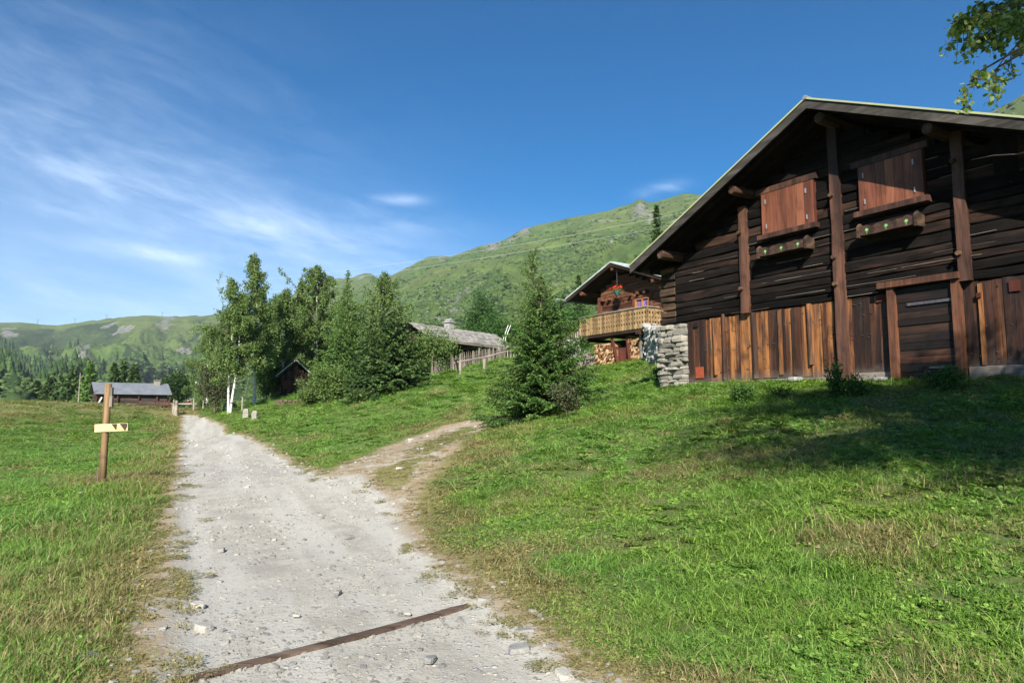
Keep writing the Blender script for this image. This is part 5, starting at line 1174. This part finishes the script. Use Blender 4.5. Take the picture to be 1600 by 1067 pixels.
def scatter_gn(name, pts, rot, scale, idx, dryv, lib, label, cat):
    me = bpy.data.meshes.new(name); n = len(pts); me.vertices.add(n); me.vertices.foreach_set('co', pts.astype(np.float32).ravel())
    for nm_, ty, dat in (('rot', 'FLOAT_VECTOR', rot), ('scl', 'FLOAT_VECTOR', scale), ('idx', 'INT', idx), ('dry', 'FLOAT', dryv)):
        a = me.attributes.new(nm_, ty, 'POINT'); a.data.foreach_set('vector' if ty == 'FLOAT_VECTOR' else 'value', dat.astype(np.int32 if ty == 'INT' else np.float32).ravel())
    o = bpy.data.objects.new(name, me); COL.objects.link(o)
    ng = bpy.data.node_groups.new(name+'_scatter', 'GeometryNodeTree'); ng.interface.new_socket('Geometry', in_out='INPUT', socket_type='NodeSocketGeometry'); ng.interface.new_socket('Geometry', in_out='OUTPUT', socket_type='NodeSocketGeometry')
    N_ = ng.nodes; L_ = ng.links; gi = N_.new('NodeGroupInput'); go = N_.new('NodeGroupOutput'); ip = N_.new('GeometryNodeInstanceOnPoints'); ci = N_.new('GeometryNodeCollectionInfo')
    ci.inputs[0].default_value = lib; ci.inputs['Separate Children'].default_value = True; ci.inputs['Reset Children'].default_value = True; ip.inputs['Pick Instance'].default_value = True
    def na(nm_, dt): q = N_.new('GeometryNodeInputNamedAttribute'); q.data_type = dt; q.inputs[0].default_value = nm_; return next(x for x in q.outputs if x.enabled and x.name == 'Attribute')
    L_.new(gi.outputs[0], ip.inputs['Points']); L_.new(ci.outputs[0], ip.inputs['Instance']); L_.new(na('idx', 'INT'), ip.inputs['Instance Index'])
    e2r = N_.new('FunctionNodeEulerToRotation'); L_.new(na('rot', 'FLOAT_VECTOR'), e2r.inputs[0]); L_.new(e2r.outputs[0], ip.inputs['Rotation']); L_.new(na('scl', 'FLOAT_VECTOR'), ip.inputs['Scale']); L_.new(ip.outputs[0], go.inputs[0])
    md = o.modifiers.new('scatter', 'NODES'); md.node_group = ng
    return tag(o, label, cat, kind='stuff')
TL = []
for i in range(3): tuft_mesh(f'a{i}_turf', 60, .11, .025, .085, .0055, M['grass'], 10+i, .6, 7)
for i in range(2): tuft_mesh(f'b{i}_coarse', 55, .16, .07, .20, .007, M['grass'], 20+i, .75)
for i in range(2): tuft_mesh(f'c{i}_stalk', 9, .16, .18, .42, .0035, M['grass'], 30+i, .35)
for i in range(2): tuft_mesh(f'd{i}_clover', 22, .12, .02, .07, .006, M['grass'], 40+i, .6, 90)
rg = np.random.default_rng(99)
def grass_points(r0, r1, dens):
    n = int(dens*(r1*r1-r0*r0)*.5*1.52); a = rg.uniform(-.76, .76, n); r = np.sqrt(rg.uniform(r0*r0, r1*r1, n)); x = r*np.sin(a); y = r*np.cos(a)
    return x, y
GP = []
for r0, r1, dens, sc0 in ((2.6, 6, 200, .85), (6, 11, 110, 1.05), (11, 20, 46, 1.5), (20, 34, 14, 2.3), (34, 60, 5, 3.4), (60, 110, 1.6, 5.0)):
    x, y = grass_points(r0, r1, dens); sr_ = sdf(x, y, ROAD); spth = sdf(x, y, PATH); st_ = np.minimum(sdf(x, y, STRIP), sdf(x, y, STRIP2)); en = (fbm(x*2.2, y*2.2, 4, 5)-.5)*1.1+(fbm(x*9, y*9, 3, 6)-.5)*.5
    ok = (sr_+en > -.06+.04*sc0) & ((spth+en*1.2 > .10) | (st_+en*1.2 < .30) | ((rg.random(len(x)) < .10) & (r0 < 30) & (sr_ > .3)))
    bx = x-4.83; by = y-18.7; s_l = bx*.545-by*.839; d_l = bx*.839+by*.545; ok &= ~((s_l > -1.1) & (s_l < 9.5) & (d_l > -.02) & (d_l < 9.5))
    bare = fbm(x*.8+31, y*.8, 4, 44); ok &= ~((bare > .76) & (rg.random(len(x)) < .4))
    x, y, sr_, spth = x[ok], y[ok], sr_[ok], spth[ok]; GP.append((x, y, np.full(len(x), sc0), sr_, spth))
x, y, sc0, sr_, spth = [np.concatenate(q) for q in zip(*GP)]
z = gz(x, y); n = len(x); dn = fbm(x*.5, y*.5, 5, 90); ls_ = (x+.455*y) < 0; mn = np.minimum(sr_, spth)
dv = .95*np.exp(-np.clip(mn, 0, 50)/.55)*(.5+dn)+np.exp(-np.clip(sr_, 0, 50)/1.3)*ls_*.55*(dn+.4)+ls_*sstep(z, .35, 1.6)*.75*(.5+dn*.8)+sstep(dn, .56, .75)*.5+rg.normal(0, .08, n)
dv = dv+sstep(fbm(x*.95+77, y*.95, 5, 15), .55, .70)*.55+sstep(fbm(x*.28+7, y*.28, 4, 16), .52, .68)*.28
fg = (~ls_) & (y < 6.5); dv = np.where(fg, dv+.12*(dn > .5), dv)
pc = fbm(x*.6+50, y*.6, 4, 51); u_ = rg.random(n); pcl = fbm(x*1.1+20, y*1.1, 3, 52)
idx = rg.integers(0, 3, n); coarse = (u_ < np.where(pc > .56, .42, .06)) & (mn > .5); idx = np.where(coarse, 3+rg.integers(0, 2, n), idx); idx = np.where((u_ > .74) & (pcl > .45) & (dv < .35) & (~ls_), 7+rg.integers(0, 2, n), idx)
tall = np.exp(-((sr_-1.0)/.75)**2)*ls_; idx = np.where(rg.random(n) < tall*.36, np.where(rg.random(n) < .5, 5+rg.integers(0, 2, n), 3+rg.integers(0, 2, n)), idx)
idx = np.where((rg.random(n) < .030) & (mn > .6) & (sc0 < 2), 5+rg.integers(0, 2, n), idx)
straw = fbm(x*1.25+9, y*1.25, 4, 62); idx = np.where((straw > .60) & (~ls_) & (y < 11) & (mn > .7) & (rg.random(n) < .30), 5+rg.integers(0, 2, n), idx); dv = np.where((straw > .58) & (~ls_) & (y < 14), dv+.35, dv)
fade = np.clip(mn/.5, .35, 1)*np.where(ls_, 1, np.where((y > 7.5) | (x < 1.5), .60, .74)); vs_ = np.where(idx == 5, .85, 1)*rg.uniform(.65, 1.3, n)*fade*np.where(ls_ & (sr_ > 2.2), .62, .85)
isst = (idx == 5) | (idx == 6); dv = np.where(isst, .95, np.clip(dv, 0, 1)); hz_ = np.where(isst, np.minimum(sc0, 1.4), sc0**.55)*vs_*np.where(idx < 3, 1.0, .9)
scale = np.c_[sc0*fade**.3, sc0*fade**.3, hz_]; scale[isst, 0] = np.minimum(scale[isst, 0], 1.3); scale[isst, 1] = np.minimum(scale[isst, 1], 1.3)
e = .2; gxn = (gz(x+e, y)-gz(x-e, y))/(2*e); gyn = (gz(x, y+e)-gz(x, y-e))/(2*e); rot = np.c_[np.arctan(gyn)+rg.normal(0, .08, n), -np.arctan(gxn)+rg.normal(0, .08, n), rg.uniform(0, 6.28, n)]
rotz_only = rot.copy()
scatter_gn('grass', np.c_[x, y, z], rotz_only*np.array([1, 1, 1]), scale, idx, dv, hid, 'short mixed meadow grass covering the bank and the field', 'grass')
print('grass', n)
# ------------------------------------------------------------------ gravel
hid2 = bpy.data.collections.new('pebble_library')
for i in range(5):
    q = MB(700+i); q.stone((0, 0, .0), (1, .75+.05*i, .42), 6, .12+i*.2); me = q.build(f'p{i}_pebble', 'gravelst').data; o = bpy.data.objects[me.name]; COL.objects.unlink(o); hid2.objects.link(o)
GP = []
for r0, r1, dens, sc0 in ((2.6, 7, 560, .018), (7, 14, 260, .022), (14, 28, 70, .031), (28, 60, 4, .06)):
    x, y = grass_points(r0, r1, dens); sr_ = sdf(x, y, ROAD); spth = sdf(x, y, PATH); pn = fbm(x*1.3, y*1.3, 4, 12); onr = sr_ < -.02
    lane = np.abs(np.sin((x+.455*y)*1.9+.4)); ok = (onr & (rg.random(len(x)) < .25+1.1*sstep(pn, .42, .62))) | ((~onr) & (sr_ < .35) & (rg.random(len(x)) < .25)) | ((spth < 0) & (rg.random(len(x)) < .35*(pn > .47)))
    GP.append((x[ok], y[ok], np.full(ok.sum(), sc0)))
x, y, sc0 = [np.concatenate(q) for q in zip(*GP)]; n = len(x); z = gz(x, y)-.035*(1-sstep(sdf(x, y, ROAD), -.25, .05)); s_ = sc0*(.45+rg.pareto(3.0, n)).clip(.45, 3.2)
scatter_gn('gravel', np.c_[x, y, z+s_*.06], np.c_[rg.normal(0, .2, n), rg.normal(0, .2, n), rg.uniform(0, 6.28, n)], np.c_[s_, s_, s_], rg.integers(0, 5, n), s_*0, hid2, 'loose pale and grey gravel strewn over the track', 'gravel')
print('gravel', n)
for i, (u, v, sz, col, lb) in enumerate(((310, 944, .14, .9, 'largest pale flat stone near the left edge of the track'), (290, 946, .08, .8, 'small pale stone just left of the largest pale stone'), (130, 1030, .20, .2, 'flat grey stone lying in the grass at lower left'), (192, 1016, .10, .8, 'roundish pale stone in the grass right of the flat grey one'), (236, 1014, .05, .95, 'little white stone at the grass edge near the drainage beam'), (345, 858, .13, .3, 'flat grey slab sunk in the track left of its middle'), (528, 923, .09, .15, 'dark flat stone standing alone in the middle of the track'), (672, 1027, .11, .1, 'dark tilted stone right of the drainage beam'), (463, 959, .06, .85, 'small buff stone left of the middle of the track'),
     (637, 956, .06, .9, 'buff stone lying against the far side of the drainage beam'), (755, 936, .11, .4, 'grey stone just beyond the right end of the drainage beam'), (820, 985, .14, .2, 'flat grey slab at the dirt edge lower right'), (812, 1012, .16, .15, 'second grey slab below the flat one at the dirt edge'), (880, 1053, .15, .9, 'pale lumpy stone at the bottom right edge of the track'), (620, 824, .09, .9, 'white stone where the dirt path leaves the track'), (648, 832, .08, .5, 'pale grey stone beside the white one at the junction'), (545, 838, .14, .1, 'dark slate slab sunk in the track near the junction'), (318, 978, .16, .7, 'buff flat rock half buried at the left track edge'), (625, 732, .22, .9, 'pale rock bedded in the dirt path'), (641, 687, .30, .5, 'grey rock slab in the upper dirt path'), (128, 770, .16, .9, 'small whitish rock at the foot of the signpost'))):
    p = G(u, v, 40); q = MB(800+i); q.stone((0, 0, 0), (sz, sz*.7, sz*.36), 8, col); o = q.build('stone', 'gravelst', None, bevel=sz*.03); o.location = p+Vector((0, 0, -.012)); o.rotation_euler = (q.r.uniform(-.12, .12), q.r.uniform(-.12, .12), q.r.uniform(0, 6)); tag(o, lb, 'stone', 'larger stones lying on and beside the track')

# ------------------------------------------------------------------ far woods, mountain shrubs, pylons, cables
def conifer_low(nl=3, sides=6, rgx=None):
    V_ = []; F_ = []; c = 0
    for l in range(nl):
        zb = .08+.27*l; zt_ = zb+.5-.04*l; rb = (.24-.06*l); V_.append((0, 0, min(zt_, 1.0)+(.03 if l == nl-1 else 0)))
        for s_ in range(sides*2): a = math.pi*s_/sides+l; k_ = rb*(1 if s_ % 2 == 0 else .62); V_.append((k_*math.cos(a), k_*math.sin(a), zb+(0 if s_ % 2 == 0 else .05)))
        for s_ in range(sides*2): F_.append((c, c+1+s_, c+1+(s_+1) % (sides*2)))
        c += 1+sides*2
    return np.array(V_), np.array(F_)
def inpoly(u, v, poly): return sdf(np.array(u, float), np.array(v, float), poly) < 0
def project(x, y, z):
    dz = z-CAMZ; yc = y*math.cos(PITCH)+dz*math.sin(PITCH); zc = -y*math.sin(PITCH)+dz*math.cos(PITCH); return 800+F*x/yc, 533.5-F*zc/yc
rg = np.random.default_rng(321)
def cand(n, a0, a1, r0, r1):
    a = rg.uniform(a0, a1, n); r = np.sqrt(rg.uniform(r0*r0, r1*r1, n)); x = r*np.sin(a); y = r*np.cos(a); z = gz(x, y); return x, y, z
cv, cf = conifer_low()
x, y, z = cand(60000, -.85, -.33, 400, 1700); u, v = project(x, y, z); nz = fbm(x*.008, y*.008, 4, 3)
FP = [[(-400, 500), (0, 535), (20, 545), (45, 565), (70, 572), (110, 565), (140, 588), (165, 606), (175, 640), (-400, 640)], [(70, 548), (95, 548), (95, 566), (70, 566)], [(75, 505), (130, 545), (180, 590), (140, 600), (90, 560), (60, 520)], [(170, 560), (320, 545), (330, 590), (200, 600)]]
ok = np.zeros(len(x), bool)
for i, pl in enumerate(FP): ok |= inpoly(u, v, pl) & (rg.random(len(x)) < (1, .6, .10, .03)[i])
ok &= ~(inpoly(u, v, [(40, 552), (95, 548), (160, 570), (100, 580), (60, 572)]) & (rg.random(len(x)) < .95)) & (nz > .36)
x, y, z = x[ok][:5200], y[ok][:5200], z[ok][:5200]; n = len(x); hgt = rg.uniform(7, 18, n); ang = rg.uniform(0, 6.28, n); wid = rg.uniform(.8, 1.25, n)
ca, sa = np.cos(ang), np.sin(ang); VV = np.stack([(cv[None, :, 0]*ca[:, None]-cv[None, :, 1]*sa[:, None])*(hgt*wid)[:, None]+x[:, None], (cv[None, :, 0]*sa[:, None]+cv[None, :, 1]*ca[:, None])*(hgt*wid)[:, None]+y[:, None], cv[None, :, 2]*hgt[:, None]+z[:, None]-1], -1).reshape(-1, 3)
FFa = (cf[None]+(np.arange(n)*len(cv))[:, None, None]).reshape(-1, 3); tn = np.repeat(np.clip(rg.normal(.42, .16, n), 0, 1), len(cv))
tag(np_mesh('forest', VV, FFa, M['spruce'], None, tn), 'dark conifer forest covering the lower left hillside', 'forest', kind='stuff')
# shrubs on the mountain sides
sv = []; 
for i in range(14): a = i*2.4; zz_ = 1-(i+.5)/14; sv.append((math.sqrt(1-zz_*zz_)*math.cos(a), math.sqrt(1-zz_*zz_)*math.sin(a), zz_))
import bmesh
bm = bmesh.new(); bmesh.ops.create_icosphere(bm, subdivisions=1, radius=1); iv = np.array([v_.co[:] for v_ in bm.verts]); jf = np.array([[v_.index for v_ in f.verts] for f in bm.faces]); bm.free()
x, y, z = cand(150000, -.75, .72, 170, 1750); r_ = np.hypot(x, y); ra_ = np.arctan2(x, y); q_ = (r_-110)/(np.interp(ra_, _sa, _sr)-110); lf_ = 1-sstep(ra_, -.42, -.16)
s1 = fbm(x*.006, y*.006, 6, 71, False, .6)*.6+fbm(x*.02+5, y*.02, 5, 77, False, .62)*.4-q_*.56-lf_*.06; ok = (rg.random(len(x)) < sstep(s1, .22, .44)*.95+.02) & (q_ < .93); x, y, z, r_ = x[ok][:30000], y[ok][:30000], z[ok][:30000], r_[ok][:30000]; n = len(x)
sz = rg.uniform(.5, 1.0, n)*np.where(rg.random(n) < .12, 2.0, 1.15)*np.clip(r_/500, .55, 1.9); jit = 1+rg.uniform(-.3, .3, (n, len(iv)))
VV = np.stack([iv[None, :, 0]*jit*sz[:, None]*1.5+x[:, None], iv[None, :, 1]*jit*sz[:, None]*1.5+y[:, None], iv[None, :, 2]*jit*sz[:, None]*1.0+z[:, None]+sz[:, None]*.25], -1).reshape(-1, 3)
FFa = (jf[None]+(np.arange(n)*len(iv))[:, None, None]).reshape(-1, 3); tn = np.repeat(np.clip(rg.normal(.45, .2, n), 0, 1), len(iv))
m, t, b, o = new_mat('shrub_far'); tv = t.attr('tint').outputs['Fac']; t.put(b.inputs['Base Color'], t.ramp(tv, [(.1, (.034, .062, .020)), (.5, (.060, .100, .028)), (.9, (.105, .150, .042))])); M['shrubfar'] = m
tag(np_mesh('mountain_shrubs', VV, FFa, m, None, tn), 'low dark alder and juniper scrub dotted over the mountain', 'shrubs', kind='stuff')
for i, (u, lb) in enumerate(((59, 'ski lift pylon on the far skyline, leftmost of four'), (117, 'ski lift pylon on the far skyline, second from left'), (166, 'ski lift pylon on the far skyline, third from left'), (253, 'ski lift pylon on the far skyline, rightmost of four'))):
    a, e_ = px_azel(u, 500); Rr = float(np.interp(a, _sa, _sr))-8; x, y = Rr*math.sin(a), Rr*math.cos(a); q = MB(9); q.tube([(0, 0, -4), (0, 0, 12)], [.6, .45], 6); q.beam((-5, 0, 11.7), (5, 0, 11.7), .6, .6); o = q.build('lift_pylon', 'iron'); o.location = (x, y, gz1(x, y)); tag(o, lb, 'pylon', 'ski lift pylons along the far ridge')
def cable(px, label):
    pts = [P3(u, v, D) for u, v, D in px]; o0 = pts[0]; q = MB(3); P = []
    for i in range(len(pts)-1):
        for s_ in range(6): P.append(pts[i].lerp(pts[i+1], s_/6)-o0)
    P.append(pts[-1]-o0); q.tube(P, .012, 5); o = q.build('cable', 'wirebright'); o.location = o0; tag(o, label, 'cable', 'overhead cables crossing in front of the mountain')
cable([(330, 447, 110), (410, 437, 105), (520, 425, 100), (640, 409, 94), (760, 391, 88), (880, 370, 82), (1030, 340, 75), (1120, 320, 70)], 'upper bright cable strung across the mountain face')
cable([(400, 462, 110), (520, 438, 104), (620, 424, 98), (740, 406, 92), (860, 386, 86), (1000, 362, 78), (1120, 338, 70)], 'lower bright cable strung across the mountain face')
# ------------------------------------------------------------------ air
m, t, b, o = new_mat('haze_air'); t.n.remove(b); pv = t.node('ShaderNodeVolumePrincipled'); pv.inputs['Color'].default_value = (.80, .88, 1, 1); pv.inputs['Density'].default_value = .00010; pv.inputs['Anisotropy'].default_value = .1; t.l.new(pv.outputs[0], o.inputs['Volume'])
zlo = float(V[:, 2].min())-1; zhi = float(V[:, 2].max())+30; g = MB(1); g.box(-3300, 3300, -3300, 3300, zlo, zhi); hz = g.build('haze', m); tag(hz, 'thin blue haze softening the distant hills', 'haze', kind='stuff')
